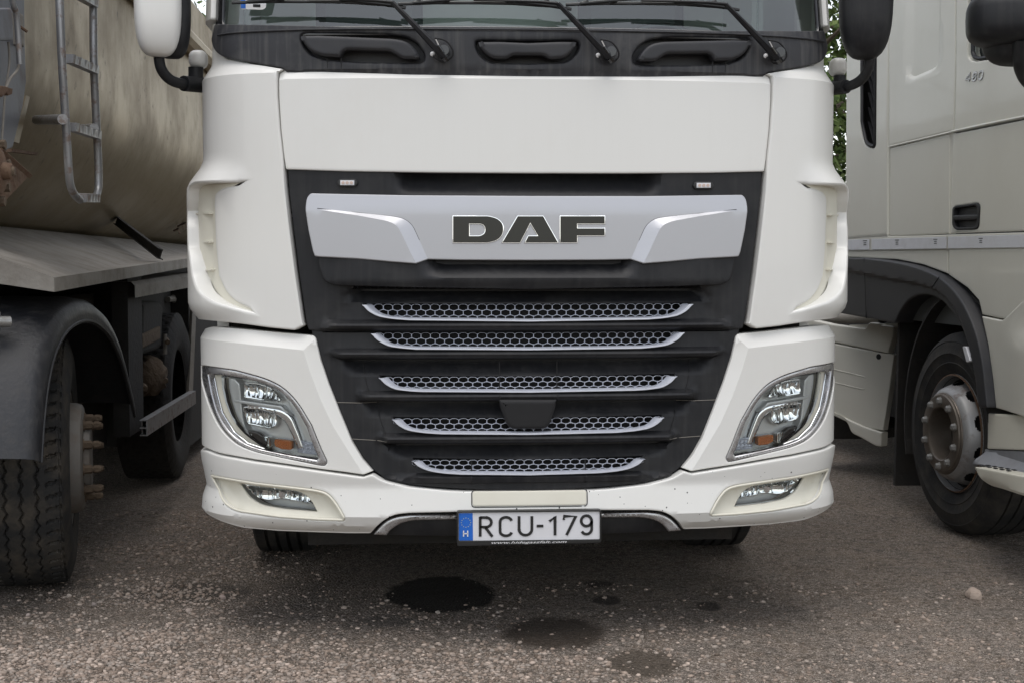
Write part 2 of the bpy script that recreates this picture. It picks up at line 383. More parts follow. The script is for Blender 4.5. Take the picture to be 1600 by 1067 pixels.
def panel(name, surf, outer, m, parent, holes=(), d=0., r=.004, th=.02, grid=.03, creases=(), label=None, seg=3, ang=28, zgrid=None, step=.02, hr=None, hth=None, min_seg=.0012):
    df = d if callable(d) else (lambda u, v: d+0*np.asarray(u, float))
    outer = clean(dense(clean(outer, min_seg), step), min_seg)
    if area(outer) < 0: outer = outer[::-1]
    hr = r if hr is None else hr; hth = th if hth is None else hth
    hs_ = []
    for h in holes:
        h = clean(dense(clean(h, min_seg), step), min_seg); hs_.append(h if area(h) < 0 else h[::-1])   # CW: 'inwards' is away from the hole
    loops = [(np.array(outer), r, th)] + [(np.array(h), hr, hth) for h in hs_]
    ins = [offset(L, rr+min(.006, rr)) for L, rr, _ in loops]; flat_in = [offset(L, rr) for L, rr, _ in loops]
    verts = []; edges = []
    for I in ins:
        b = len(verts); verts += [tuple(p) for p in I]; n = len(I); edges += [(b+i, b+(i+1) % n) for i in range(n)]
    nb = len(verts)
    for c in creases:
        b = len(verts); c = dense(clean(c), step, False); verts += c; edges += [(b+i, b+i+1) for i in range(len(c)-1)]
    lo = ins[0].min(0); hi = ins[0].max(0); zg = zgrid or grid
    gx = np.arange(math.floor(lo[0]/grid)*grid, hi[0], grid); gy = np.arange(math.floor(lo[1]/zg)*zg, hi[1], zg)
    if len(gx) and len(gy):
        GX, GY = np.meshgrid(gx, gy); GX = GX.ravel(); GY = GY.ravel()
        ok = inside(ins[0], GX, GY)
        for I in ins[1:]: ok &= ~inside(I, GX, GY)
        GX, GY = GX[ok], GY[ok]
        dm = np.full(len(GX), 1e9)
        for I in ins: dm = np.minimum(dm, pdist(I, GX, GY, True))
        for c in creases: dm = np.minimum(dm, pdist(c, GX, GY))
        ok = dm > min(grid, zg)*.3; verts += list(zip(GX[ok].tolist(), GY[ok].tolist()))
    vo, eo, fo, ov, oe, of = delaunay_2d_cdt([Vector(p) for p in verts], edges, [], 0, 1e-6)
    VO = np.array([tuple(v) for v in vo]); FO = np.array(fo)
    cen = VO[FO].mean(1); ok = inside(ins[0], cen[:,0], cen[:,1])
    for I in ins[1:]: ok &= ~inside(I, cen[:,0], cen[:,1])
    FO = FO[ok]
    m_ = {}
    for i, l in enumerate(ov):
        for k in l: m_[k] = i
    dv = df(VO[:,0], VO[:,1])
    V = surf.pos(VO[:,0], VO[:,1], dv).tolist(); A2 = VO[FO]
    ar = (A2[:,1,0]-A2[:,0,0])*(A2[:,2,1]-A2[:,0,1])-(A2[:,2,0]-A2[:,0,0])*(A2[:,1,1]-A2[:,0,1])
    Fc = [tuple(f) if a > 0 else tuple(f[::-1]) for f, a in zip(FO.tolist(), ar)]
    b0 = 0
    for (L, rr, tt), I, FI in zip(loops, ins, flat_in):
        n = len(L); prev = [m_.get(b0+i) for i in range(n)]; db = df(FI[:,0], FI[:,1])
        if any(p is None for p in prev): b0 += n; continue
        dirv = L-FI
        for k in list(range(0, seg+1))+['b']:
            if k == 'b': P = L; dd = db-rr-tt
            else:
                a = k/seg*math.pi/2; P = FI+dirv*math.sin(a); dd = db-rr*(1-math.cos(a))
            q = surf.pos(P[:,0], P[:,1], dd); base = len(V); V += q.tolist(); cur = list(range(base, base+n))
            for i in range(n):
                j = (i+1) % n; Fc.append((prev[i], cur[i], cur[j], prev[j]))
            prev = cur
        b0 += n
    return mesh_obj(name, V, Fc, m, parent, True, ang, label)
def strip_tube(surf, P, r, d=0., seg=8, flat=1.):
    return MB().tube([Vector(surf.pos(a, b, d if not callable(d) else d(a, b))) for a, b in P], r, seg, flat)
def dup(o, parent, loc=(0,0,0), rot=None):
    c = o.copy(); COL.objects.link(c); c.parent = parent; c.location = loc
    if rot is not None: c.rotation_euler = rot
    return c


# ------------------------------------------------------------------ more builders
def rrect(x0, z0, x1, z1, r, n=6):
    out = []
    for cx, cz, a in ((x1-r, z0+r, -90), (x1-r, z1-r, 0), (x0+r, z1-r, 90), (x0+r, z0+r, 180)):
        out += [(cx+r*math.cos(math.radians(a+90*i/n)), cz+r*math.sin(math.radians(a+90*i/n))) for i in range(n+1)]
    return out

def lathe(profile, c, ax, segs=64, up=(0,0,1), skip=None, disp=None):
    c = np.array(c); ax = np.array(Vector(ax).normalized()); e2 = np.array(up, float); e2 -= ax*e2.dot(ax); e2 /= np.linalg.norm(e2); e1 = np.cross(e2, ax)
    P = np.array(profile, float); th = np.arange(segs)/segs*2*math.pi; R = np.repeat(P[:,0][:,None], segs, 1); H = np.repeat(P[:,1][:,None], segs, 1)
    if disp is not None: R = R+disp(P, th)
    V = c + H[...,None]*ax + R[...,None]*(np.cos(th)[None,:,None]*e1+np.sin(th)[None,:,None]*e2)
    n = len(P); Fc = []
    for i in range(n-1):
        for k in range(segs):
            if skip and skip(i, k): continue
            Fc.append((i*segs+k, (i+1)*segs+k, (i+1)*segs+(k+1) % segs, i*segs+(k+1) % segs))
    b = MB(); b.V = V.reshape(-1,3).tolist(); b.F = Fc; return b
def blob(c, h, e=3., rotz=0., n=28, m=18, taper=0.):
    V = []; cr, sr = math.cos(rotz), math.sin(rotz)
    f = lambda t, p: math.copysign(abs(t)**p, t)
    for i in range(m+1):
        a = -math.pi/2+math.pi*i/m
        for k in range(n):
            b = 2*math.pi*k/n
            x = f(math.cos(a), 2/e)*f(math.cos(b), 2/e)*h[0]; y = f(math.cos(a), 2/e)*f(math.sin(b), 2/e)*h[1]; z = f(math.sin(a), 2/e)*h[2]
            w = 1+taper*z/h[2]; x *= w; y *= w
            V.append((c[0]+x*cr-y*sr, c[1]+x*sr+y*cr, c[2]+z))
    Fc = [(i*n+k, i*n+(k+1) % n, (i+1)*n+(k+1) % n, (i+1)*n+k) for i in range(m) for k in range(n)]
    return MB().add(V, Fc)
def strokes(surf, lines, w, d, th=.0015):
    """flat lettering: polylines in surface coordinates drawn with a pen of width w"""
    b = MB()
    for L in lines:
        L = [np.array(p, float) for p in L]; n = len(L)
        lf, rt = [], []
        for i in range(n):
            a = L[max(i-1,0)]; c = L[min(i+1,n-1)]; t = (c-a)/(np.linalg.norm(c-a)+1e-9); nn = np.array([-t[1], t[0]])
            if 0 < i < n-1:
                t1 = (L[i]-a)/(np.linalg.norm(L[i]-a)+1e-9); c_ = max(.82, abs(np.dot(nn, [-t1[1], t1[0]])))
            else: c_ = 1
            lf.append(L[i]+nn*w/2/c_); rt.append(L[i]-nn*w/2/c_)
        V = [surf.pos(p[0], p[1], d) for p in lf+rt]+[surf.pos(p[0], p[1], d-th) for p in lf+rt]
        Fc = []
        for i in range(n-1):
            Fc += [(i, n+i, n+i+1, i+1), (2*n+i, i, i+1, 2*n+i+1), (n+i, 3*n+i, 3*n+i+1, n+i+1)]
        Fc += [(0, 2*n, 3*n, n), (n-1, 2*n-1, 4*n-1, 3*n-1)]
        b.add([tuple(v) for v in V], Fc)
    return b
def arc(cx, cy, rx, ry, a0, a1, n=12): return [(cx+rx*math.cos(math.radians(a0+(a1-a0)*i/n)), cy+ry*math.sin(math.radians(a0+(a1-a0)*i/n))) for i in range(n+1)]
def text_mesh(name, body, surf, u0, v0, height, m, parent, d, width=None, shear=0.):
    cu = bpy.data.curves.new(name, 'FONT'); cu.body = body; cu.size = 1; cu.fill_mode = 'FRONT'; cu.resolution_u = 2; cu.shear = shear
    o = bpy.data.objects.new(name+'_tmp', cu); COL.objects.link(o)
    bpy.context.view_layer.update(); me = bpy.data.meshes.new_from_object(o.evaluated_get(bpy.context.evaluated_depsgraph_get()))
    V = np.array([v.co[:] for v in me.vertices]); Fc = [tuple(p.vertices) for p in me.polygons]
    bpy.data.objects.remove(o); bpy.data.curves.remove(cu); bpy.data.meshes.remove(me)
    sy = height/.72; sx = sy if width is None else width/(V[:,0].max()-V[:,0].min())
    P = surf.pos(u0+(V[:,0]-V[:,0].min())*sx, v0+V[:,1]*sy, d)
    return mesh_obj(name, P, Fc, m, parent, False)

# ================================================================== THE MIDDLE TRUCK
K = Skin(); KZ = lambda py, px=826: K.hit(px, py)[1]
T = thing('truck', (0, 1.0, 0), 'white truck seen head on in the middle, black mesh grille with silver bar', 'truck')
SIDE_S = 1.62
def wrapL(P, vtop, vbot):
    """open outline (traced top to bottom along its right side) carried round the left corner"""
    return P + [(-SIDE_S, vbot), (-SIDE_S, vtop)]
def both(fn):
    return fn(1), fn(-1)

# --- hood panel
hz = KZ(123)
def hood_d(u, v): return -.010 - .55*np.clip(v-hz, 0, 1)
hood = sym(K, [(826,119),(640,116),(520,112),(441,108.5),(433.5,114,3),(434,150),(437,200),(442,245),(445,265,2),(540,268),(680,270),(826,271)])
cr_h = [(a, hz) for a in np.linspace(-.87, .87, 80)]
panel('hood_panel', K, hood, M['white'], T, d=hood_d, r=.005, th=.03, grid=.04, creases=[cr_h], ang=16)

# --- corner panels with the air deflector lips
SLOT = [(381,284.5),(372,286),(340,287,12),(320,289,14),(318,330),(320,385),(326,430),(332,452,10),(349,470,12),(372,480.5),(394,487),(390,483),(368,472,10),(352,457,14),(341,432),(336.5,385),(334,320),(335,301,10),(350,293,10),(372,290)]
MID = uv(K, [(420,490),(394,486),(378,480),(356,470.5),(341,453),(332,430),(327,400),(325,350),(324,320),(326,296),(340,289.5),(381,286)], False)
z_t, z_l0, z_l1, z_b = KZ(243,400), KZ(286,400), KZ(480,400), KZ(512,400)
s_tip = K.hit(390,286)[0]; s_tip2 = K.hit(415,490)[0]
midv = np.array(MID); _o = np.argsort(midv[:,1]); mv, ms = midv[_o,1], midv[_o,0]
OUTP = np.array(MID+[(s_tip+.01, z_t+.2), (-2.4, z_t+.2), (-2.4, z_b-.2), (s_tip2+.01, z_b-.2)])
def corner_d(u, v):
    u = -np.abs(np.asarray(u, float)); v = np.asarray(v, float)
    H = .062
    sh = (u+v).shape; out_side = inside(OUTP, (u+0*v).ravel(), (v+0*u).ravel()).reshape(sh)
    up = 1-sst(mv[-1]-.02, z_t, v); dn = 1-sst(mv[0]+.03, z_b-.02, v)
    fade_u = 1-(1-sst(s_tip+.01, s_tip-.20, u))*sst(mv[-1]-.05, mv[-1]-.01, v)
    fade_d = 1-(1-sst(s_tip2+.005, s_tip2-.24, u))*sst(mv[0]+.17, mv[0]+.06, v)
    d = np.where(out_side, H*np.minimum(up, dn)*fade_u*fade_d, 0.)
    cz = KZ(115,400); return d - .64*np.clip(v-cz, 0, .06) - .3*np.clip(v-cz-.06, 0, 1)*0
top_open = [(316,36),(320.5,38),(321.5,60),(325,78,8),(338,90,12),(375,97),(438,107.5),(440,109),(432,113,2),(432.5,150),(436,200),(441,245),(445,300),(452,360),(461,430),(472,505),(474,509,3),(460,516,2),(420,512),(378,506),(340,501),(312,498)]
CP = uv(K, top_open, False); slot = uv(K, SLOT)
ci = [CP[i] for i in range(len(CP))]
corner = wrapL(CP, CP[0][1], CP[-1][1])
lipcr = [(float(a), KZ(115,400)) for a in np.linspace(-SIDE_S+.03, K.hit(431,118)[0], 60)]
SEAM = uv(K, [(372,289.5),(352,293),(341,300),(338,330),(338,400),(336,435),(344,460),(360,474),(380,482)], False)
def tri_at(P, sgn): return P if sgn > 0 else mir(P)
for sg in (1, -1):
    c = panel('corner_panel', K, tri_at(corner, sg), M['white'], T, holes=[tri_at(slot, sg)], d=corner_d, r=.005, th=.04, grid=.025, hr=.009, hth=.055, creases=[tri_at(lipcr, sg)], ang=31)
    # channel behind the lip
    ch = [K.hit(x, y) for x, y in rp([(386,280),(335,280),(330,282),(330,300),(330,440),(335,475),(400,496),(405,484),(375,468),(358,452),(348,430),(343,310),(352,298)])]
    ch2 = rrect(-1.42, KZ(476,340), K.hit(345,400)[0], KZ(282,340), .02)
    panel('deflector_channel', K, tri_at(ch, sg), M['cream'], c, d=-.006, r=.001, th=.002)
    panel('deflector_inner_wall', K, tri_at(ch2, sg), M['cream'], c, d=lambda u, v: -.010+.030*sst(K.hit(334,400)[0]*-1, K.hit(320,400)[0]*-1, np.abs(u)), r=.001, th=.002)
    for yy, x0, x1 in ((334.5,316,331),(379,318,331),(422.5,322,334)):
        a = K.hit(x0-3, yy); b = K.hit(x1, yy); mb = MB()
        P = [K.pos(sg*a[0], a[1]+.003, -.025), K.pos(sg*b[0], b[1]+.003, -.025), K.pos(sg*b[0], b[1]+.003, .012), K.pos(sg*a[0], a[1]+.003, .03)]
        Q = [p-np.array([0,0,.005]) for p in P]; mb.hexa([tuple(p) for p in Q]+[tuple(p) for p in P])
        mb.build('deflector_rib', M['cream'], c, False)

# --- scuttle panel under the windscreen, with the recessed grab handles
sc_top = [(826,46.5),(700,45.5),(560,41.5),(430,38),(326,36.5),(322,38,2),(322.5,60),(327,78,8),(340,88,12),(376,95.5),(438,105.5),(445,112)]
scut = sym(K, sc_top+[(560,119),(826,125)])
REC = [(466,55,6),(475,51,5),(600,52.5),(632,56,10),(652,66,14),(663,84,8),(661,97,5),(625,97.5),(560,96),(505,92),(482,84,12),(471,70,10)]
BAR = [(469.5,57,2),(500,56.5),(560,59),(618,61.5,10),(637,66,14),(650,78,12),(657,91,4),(652,93,3),(628,92.5,6),(616,84,8),(608,80.5,6),(542,78.5,6),(535,83,6),(532,90,3),(505,88.5),(488,83,10),(476,71,10)]
RECC = [(742,64,6),(752,62.5,5),(826,63.5),(898,62.5,5),(907,66,6),(904,80,8),(888,96,10),(826,98.5),(765,97,10),(748,84,10)]
BARC = [(746,66.5,2),(780,66,4),(826,68),(875,66,4),(901,66.5,2),(896,80,10),(882,92,8),(858,93.5,5),(850,87,6),(800,87,6),(792,93,5),(768,92,8),(753,80,10)]
h1, h2 = uv(K, REC), uv(K, RECC)
scz = KZ(108)
def scut_d(u, v): return -.016 - .25*np.clip(v-KZ(52), 0, 1) - .9*np.clip(scz-v, 0, .012)
S_ = panel('scuttle_panel', K, scut, M['scuttle'], T, holes=[h1, mir(h1), h2], d=scut_d, r=.004, th=.03, grid=.04, hr=.012, hth=.05, creases=[[(a, scz) for a in np.linspace(-.8,.8,60)]])
for P, Q in ((REC, BAR), (REC, None), (RECC, BARC)):
    src = uv(K, P); src = [(a, b) for a, b in src]
    if Q is None: src = mir(src); q = mir(uv(K, BAR))
    else: q = uv(K, Q)
    c0 = np.mean(src, 0); big = [(c0[0]+(a-c0[0])*1.04, c0[1]+(b-c0[1])*1.1) for a, b in src]
    panel('handle_recess', K, big, M['plastic2'], S_, d=-.07, r=.001, th=.002, grid=.05)
    h = panel('grab_handle', K, q, M['plastic2'], S_, d=lambda u, v: .010+0*u, r=.011, th=.03, grid=.02, seg=4)
for a, b in ((510, 90), (531.5, 90)):
    for sgn in (1, -1):
        P = [K.hit(a, b), K.hit(a+.5, 107 if a < 520 else 108)]; strip_tube(K, [(sgn*p[0], p[1]) for p in P], .0028, -.018, 6).build('panel_gap', M['dark'], S_)
# --- windscreen
KW = Skin(lean=.28, z0=2.2)
wz0 = KZ(46)
fr_o = [(-1.20, wz0-.02), (1.20, wz0-.02), (1.19, 3.32), (-1.19, 3.32)]
gl = rp([(-1.135, wz0+.012, .05), (1.135, wz0+.012, .05), (1.12, 3.24, .1), (-1.12, 3.24, .1)])
gl = []
s_p = abs(K.hit(323.5, 20)[0]); gl = rrect(-s_p+.06, wz0+.013, s_p-.06, 3.24, .05)
fr = panel('windscreen_surround', KW, rrect(-s_p+.003, wz0-.02, s_p-.003, 3.33, .03), M['gloss'], T, holes=[gl], d=-.028, r=.003, th=.02, grid=.08, hr=.003, hth=.01)
panel('windscreen', KW, rrect(-s_p+.05, wz0+.004, s_p-.05, 3.25, .05), M['glass'], T, d=-.034, r=.001, th=.003, grid=.08)
strip_tube(K, [(a, KZ(45)-.002) for a in np.linspace(-1.17, 1.17, 60)], .0035, -.015, 8).build('windscreen_seal', M['mudguard'], T)
# --- pillars, sides and roof of the cab (mostly outside the picture)
for sg in (1, -1):
    p = rrect(-1.66, CP[0][1]+.006, -s_p-.001, 3.35, .01)
    panel('pillar', KW, tri_at(p, sg), M['white'], T, d=-.012, r=.004, th=.03, grid=.05)
    X = (K.HALF-.008)*sg
    sd = Flat((X, 0, 0), (0, -sg, 0), (0, 0, 1)) if sg > 0 else Flat((X, 0, 0), (0, -1, 0), (0, 0, 1))
    sd = Flat((X, 0, 0), (0, sg, 0), (0, 0, 1))
    o = rrect(.62, 1.05, 2.3, 3.5, .04) if sg > 0 else [(-a, b) for a, b in rrect(.62, 1.05, 2.3, 3.5, .04)]
    w = rrect(.72, 2.12, 1.45, 2.95, .05); w = w if sg > 0 else [(-a, b) for a, b in w]
    s_ = panel('door', sd, o, M['white'], T, holes=[w], d=0., r=.006, th=.04, grid=.2)
    panel('side_window', sd, w, M['glass'], s_, d=-.02, r=.001, th=.004, grid=.3)
rb = MB().box((-1.2, .75, 3.34), (1.2, 2.3, 3.62), .05); rb.box((-1.22, 2.28, 1.0), (1.22, 2.34, 3.5)); rb.build('roof', M['white'], T)
mb = MB().box((-1.15, .62, 1.62), (1.15, 2.2, 1.66)); mb.box((-1.15, .45, 1.66), (1.15, .62, 2.12), .03); mb.build('cab_floor', M['int'], T)
dashm = MB()
for i, a in enumerate(np.linspace(-1.05, 1.05, 22)[:-1]):
    b = a+.1; y0 = .16+.12*a*a
    dashm.hexa([(a, y0, 2.12), (b, y0, 2.12), (b, .7, 2.16), (a, .7, 2.16), (a, y0, 2.165), (b, y0, 2.165), (b, .7, 2.245+.02*math.sin(a*3)), (a, .7, 2.245+.02*math.sin(a*3))])
dashm.build('dashboard', M['intlight'], T)
for sx in (-.62, .62):
    m_ = MB().box((sx-.26, 1.25, 1.7), (sx+.26, 1.75, 2.05), .05); m_.box((sx-.25, 1.62, 2.05), (sx+.25, 1.78, 2.85), .05); m_.build('seat', M['int'], T)
mb = MB(); ring = [(.62+.22*math.cos(t), .78+.1*math.sin(t), 2.16+.2*math.sin(t)) for t in np.linspace(0, 2*math.pi, 33)]
mb.tube(ring, .015, 8, caps=False); mb.build('steering_wheel', M['gloss'], T)
ws = Flat(KW.pos(-1.02, 2.30, -.045), (1, -.14, 0), (0, .27, 1))
stk = panel('vignette_sticker', K, [K.hit(x, y) for x, y in rp([(368,-14),(411,-12),(411,11,4),(405,14,3),(370,13,2)])], M['framew'], T, d=-.026, r=.0005, th=.0005)
panel('sticker_band', K, [K.hit(x, y) for x, y in [(369,-12),(378,-12),(378,12),(370,12)]], M['blue'], stk, d=-.0252, r=.0003, th=.0003)
text_mesh('sticker_print', 'RCU-179', K, K.hit(381,3)[0], K.hit(381,4)[1], .012, M['platek'], stk, -.0252, .06)
panel('sticker_barcode', K, [K.hit(x, y) for x, y in [(390,5),(402,5.4),(402,10),(390,9.6)]], M['platek'], stk, d=-.0252, r=.0003, th=.0003)
# pale sun visor and mirror cup standing inside the right lower corner of the glass


# --- wipers
def wiper(dx, dy):
    g = lambda x, y, d: Vector(K.pos(*K.hit(x+dx, y+dy, d), d))
    mb = MB(); a, b = g(951, 87, .03), g(872, 6, .035)
    dr = (b-a).normalized(); sd = dr.cross(Vector((0,-1,0))).normalized(); nn = Vector((0,-1,0))
    V = []
    for t, w, h in ((-.06,.010,.010),(0,.016,.014),(.12,.015,.016),(.5,.011,.013),(1,.008,.010)):
        p = a+(b-a)*t
        for q in (-sd*w-nn*h*.4, sd*w-nn*h*.4, sd*w*.8+nn*h*.5, sd*.1*w+nn*h, -sd*w*.8+nn*h*.5): V.append(p+q)
    Fc = [(i*5+k, i*5+(k+1) % 5, (i+1)*5+(k+1) % 5, (i+1)*5+k) for i in range(4) for k in range(5)]+[(4,3,2,1,0),(20,21,22,23,24)]
    mb.add(V, Fc)
    arm = mb.build('wiper', M['plastic'], T, ang=40)
    mb = MB(); mb.cyl(g(952, 84, -.01), (0,-1,0), .024, .05, 18, .018); mb.tube([g(940, 66, .03), g(944, 74, .045), g(951, 84, .04)], .006, 8); mb.tube([g(952,90,.03), g(956,95,.02)], .014, 10); mb.build('pivot_cap', M['gloss'], arm)
    mb = MB(); mb.tube(bez([g(938, 62, .03), g(955, 66, .03), g(966, 80, .025), g(965, 92, .02), g(952, 99, .01), g(940, 94, .01), g(936, 89, .008)], 5), .0032, 6); mb.build('hose', M['dark'], arm)
    mb = MB(); c = g(934.5, 87, 0); mb.V, mb.F = blob(c, (.0085,.0085,.0085), 2, 0, 12, 8).V, blob(c, (.0085,.0085,.0085), 2, 0, 12, 8).F; mb.build('washer_nozzle', M['framew'], arm)
    mb = MB(); mb.tube([g(872, 6, .035), g(845, 3.5, .035), g(800, 2, .034), g(740, 1, .03)], [.008,.007,.006,.005], 8, .7); mb.build('arm_tip', M['plastic'], arm)
    mb = MB(); pts = [g(x, y, .012) for x, y in ((622,7),(680,5),(740,5),(800,6),(860,10),(893,15))]; mb.tube(pts, .006, 6)
    pts = [g(x, y, .03) for x, y in ((645,5),(700,0),(740,-3),(800,2),(870,10))]; mb.tube(pts, .005, 6)
    for x in (645, 690, 790, 845): mb.tube([g(x, 5, .012), g(x+12, 1, .03)], .005, 6)
    mb.build('wiper_blade', M['platek'], arm)
wiper(0, 0); wiper(262, 1); wiper(-259, -2)

# --- upper grille surround, silver bar, letters
zr = lambda y: KZ(y)
prof_u = [(452.5,-.075),(456,-.075),(473,-.028),(476,-.028),(500,-.022),(504.5,-.004),(506,.003),(509,.006),(512.5,.003),(515,-.006),(517,-.02),(519,-.05)]
PU = np.array([(zr(y), d) for y, d in prof_u][::-1])
eu = np.array([(zr(y), K.hit(x, y)[0]) for x, y in ((545,450),(532,470),(506,500),(496,512))][::-1])
z300, z272, z455 = zr(303), zr(272), zr(452)
sC = K.hit(640, 290)[0]; sC2 = K.hit(612, 290)[0]
def upper_d(u, v):
    u = -np.abs(np.asarray(u, float)); v = np.asarray(v, float); base = -.02+0*v
    top = sst(sC2, sC, u)*np.interp(v, [z300-.01, z300, z272-.02, z272], [0, -.004, -.06, -.07])
    base = base+top
    w = sst(-.01, .05, u-np.interp(v, eu[:,0], eu[:,1])); row = np.interp(v, PU[:,0], PU[:,1])
    return np.where(v < z455+.004, base*(1-w)+row*w, base)
up_out = sym(K, [(826,268),(640,267),(446.5,262),(449,300),(456,360),(465,430),(476,504),(480,516,2),(520,519),(640,521),(826,523)])
MESH = {1: [(566,475),(576,486,5),(590,494,8),(612,498,10),(640,500),(826,502)], 2: [(580,520),(590,531,5),(606,540,8),(626,543,10),(650,545),(826,546)], 3: [(592,588),(602,599,5),(616,607,8),(640,610,10),(660,611),(826,612)],
        4: [(613,653),(622,663,5),(636,671,8),(660,675,10),(690,677),(826,678)], 5: [(644,717.5),(653,727,5),(668,734,8),(690,738,10),(720,740),(826,741)]}
TOPY = {1: 477, 2: 521.5, 3: 590, 4: 655, 5: 720}
def mesh_open(i):
    L = MESH[i]; return sym(K, L[::-1][:0]+[(826, TOPY[i])]+L)
def trim_d(i): return -.002
def rowlines(PP, ends, skip=()):
    out = []
    for z in PP[:,0]:
        e = abs(float(np.interp(z, ends[:,0], ends[:,1])))-.004; out.append([(float(a), float(z)) for a in np.linspace(-e, e, 50)])
    return out
US = panel('upper_grille_surround', K, up_out, M['plastic'], T, holes=[mesh_open(1)], d=upper_d, r=.003, th=.03, grid=.03, zgrid=.012, hth=.03, ang=40, creases=rowlines(PU, eu))
# silver bar
LINE = [K.hit(x, y) for x, y in rp([(498,326.5),(560,333),(612,338.5),(632,342,14),(645,352,14),(656,376),(669,406)], False)]
WREG = [K.hit(x, y) for x, y in rp([(498,326.5),(560,333),(612,338.5),(632,342,14),(645,352,14),(656,376),(669,406),(651,414),(560,410),(480,406),(480,332)])]
s_a, s_b = K.hit(500,330)[0], K.hit(655,400)[0]
zb0, zb1 = zr(405), zr(310)
def bar_d(u, v):
    u = -np.abs(np.asarray(u, float)); v = np.asarray(v, float); sh = u.shape; uu = u.ravel(); vv = (v+0*u).ravel()
    ins = inside(WREG, uu, vv); dd = pdist(LINE, uu, vv); h = .026*np.clip((uu-s_a)/(s_b-s_a), 0, 1)
    up = .022 - .30*np.maximum(vv-zr(330), 0)**1*.6      # the top third rolls back and catches the sky
    d2 = pdist(L2, uu, vv); core = inside(CORE, uu, vv)
    return (up + np.where(core, h, np.where(ins, h*dd/(dd+d2+1e-6), 0))).reshape(sh)
L2 = [K.hit(x, y) for x, y in rp([(500,328.5),(560,337.5),(606,346,12),(621,352,12),(629,366,10),(642,394),(651,411)], False)]
CORE = L2+[K.hit(600,413), K.hit(470,406), K.hit(470,328)]
bar = sym(K, [(826,307),(640,306),(486,303,3),(480.5,310,5),(479,326,10),(484,360),(491,393),(494,401,2),(502,402),(560,405),(610,409.5),(651,412.5),(669,406),(720,407),(826,407.5)])
BAR_ = panel('grille_bar', K, bar, M['silver'], T, d=bar_d, r=.004, th=.03, grid=.02, creases=[LINE, mir(LINE), L2, mir(L2)], ang=9)
for sg in (1, -1): strip_tube(K, tri_at(LINE[:-1], sg), .0011, .0215, 6).build('bar_groove', M['dark'], BAR_)
LET = {'D': ([(708,338.5),(763,338.5,3),(777,342,9),(786,351,9),(786,366,9),(777,376,9),(762,379.5,3),(708,379.5)], [(733,350),(751,350,3),(757,352.5,4),(759,360,5),(757,366,4),(750,369.5,3),(733,369.5)]),
       'A': ([(785,379.5),(809,338.5),(848.5,338.5),(871.5,379.5),(820.5,379.5),(825.5,369.5),(841,369.5),(828.5,348.5),(812.5,379.5)], None),
       'F': ([(875.5,338.5),(944.5,338.5),(944.5,350),(901.5,350),(901.5,357.5),(944.5,357.5),(944.5,368.5),(901.5,368.5),(901.5,379.5),(875.5,379.5)], None)}
for ch, (o, h) in LET.items():
    O = uv(K, o, d=.022, step=6); H = [uv(K, h, d=.022, step=6)] if h else []
    O = O if area(O) > 0 else O[::-1]
    lt = panel('badge_letter', K, O, M['letter'], T, holes=H, d=.0265, r=.0012, th=.005, grid=.05)
    O2 = [tuple(p) for p in offset(clean(dense(O, .02)), -.0026)]; H2 = []
    for q in H:
        q = clean(q); q = q if area(q) > 0 else q[::-1]; H2.append([tuple(p) for p in offset(q, .0026)])
    panel('letter_edge', K, O2, M['bright'], lt, holes=H2, d=.0246, r=.001, th=.004, grid=.05)
# chin
ch_o = sym(K, [(826,400),(640,398),(497,396),(499,415),(506,437,6),(513,443,4),(527,446,3),(640,449),(826,452)])
sg0, sg1 = K.hit(690, 420)[0], K.hit(655, 420)[0]
def chin_d(u, v):
    u = -np.abs(np.asarray(u, float)); v = np.asarray(v, float)
    side = np.interp(v, [zr(450), zr(440), zr(404)], [.026, .034, .030]); mid = np.interp(v, [zr(450), zr(436), zr(433), zr(410), zr(404)], [.026, .036, .034, -.03, -.035])
    w = sst(sg1, sg0, u); return side*(1-w)+mid*w - .02*sst(-.60, -.72, u)
panel('grille_chin', K, ch_o, M['plastic'], T, d=chin_d, r=.006, th=.09, grid=.03, zgrid=.008)
# marker lights
for cx, cy in ((542, 286), (1100.5, 290)):
    g = lambda x, y: K.hit(cx+x, cy+y)
    b = panel('marker_light', K, [g(*p) for p in rp([(-17,0,3),(-13,-6,3),(13,-6,3),(17,0,3),(13,6,3),(-13,6,3)])], M['platek'], T, d=-.008, r=.003, th=.012)
    panel('marker_lens', K, [g(*p) for p in [(-11,-3.8),(11,-3.8),(11,3.8),(-11,3.8)]], M['plate'], b, d=-.006, r=.001, th=.003)
    for q in (-6.5, 0, 6.5): MB().cyl(K.pos(*g(q, 0), -.007), (0,-1,0), .0055, .0035, 12).build('marker_diode', M['led'], b)

# --- lower grille
prof_l = [(518,-.06),(520.5,-.03),(522,-.03),(544,-.024),(548.5,-.004),(550,.003),(553,.006),(556.5,.003),(559,-.006),(561,-.022),(563,-.07),(566,-.07),(588,-.03),(590,-.03),(610,-.024),(614.5,-.004),(616,.003),(619,.006),(622.5,.003),(625,-.006),(627,-.022),(629,-.07),(632,-.07),(653,-.03),(655,-.03),(676,-.024),(680.5,-.004),(682,.003),(685,.006),(688.5,.003),(691,-.006),(693,-.022),(695,-.07),(698,-.07),(718,-.03),(720,-.03),(739,-.024),(743,-.004),(745,.002),(753,-.002),(754.5,-.014),(766,-.014)]
PL = np.array([(zr(y), d) for y, d in prof_l][::-1])
el = np.array([(zr(y), K.hit(x, y)[0]) for x, y in ((496,518),(506,540),(512,556),(528,563),(548,600),(556,626),(566,632),(578,666),(590,692),(604,700),(622,724),(640,745))][::-1])
z745 = zr(744)
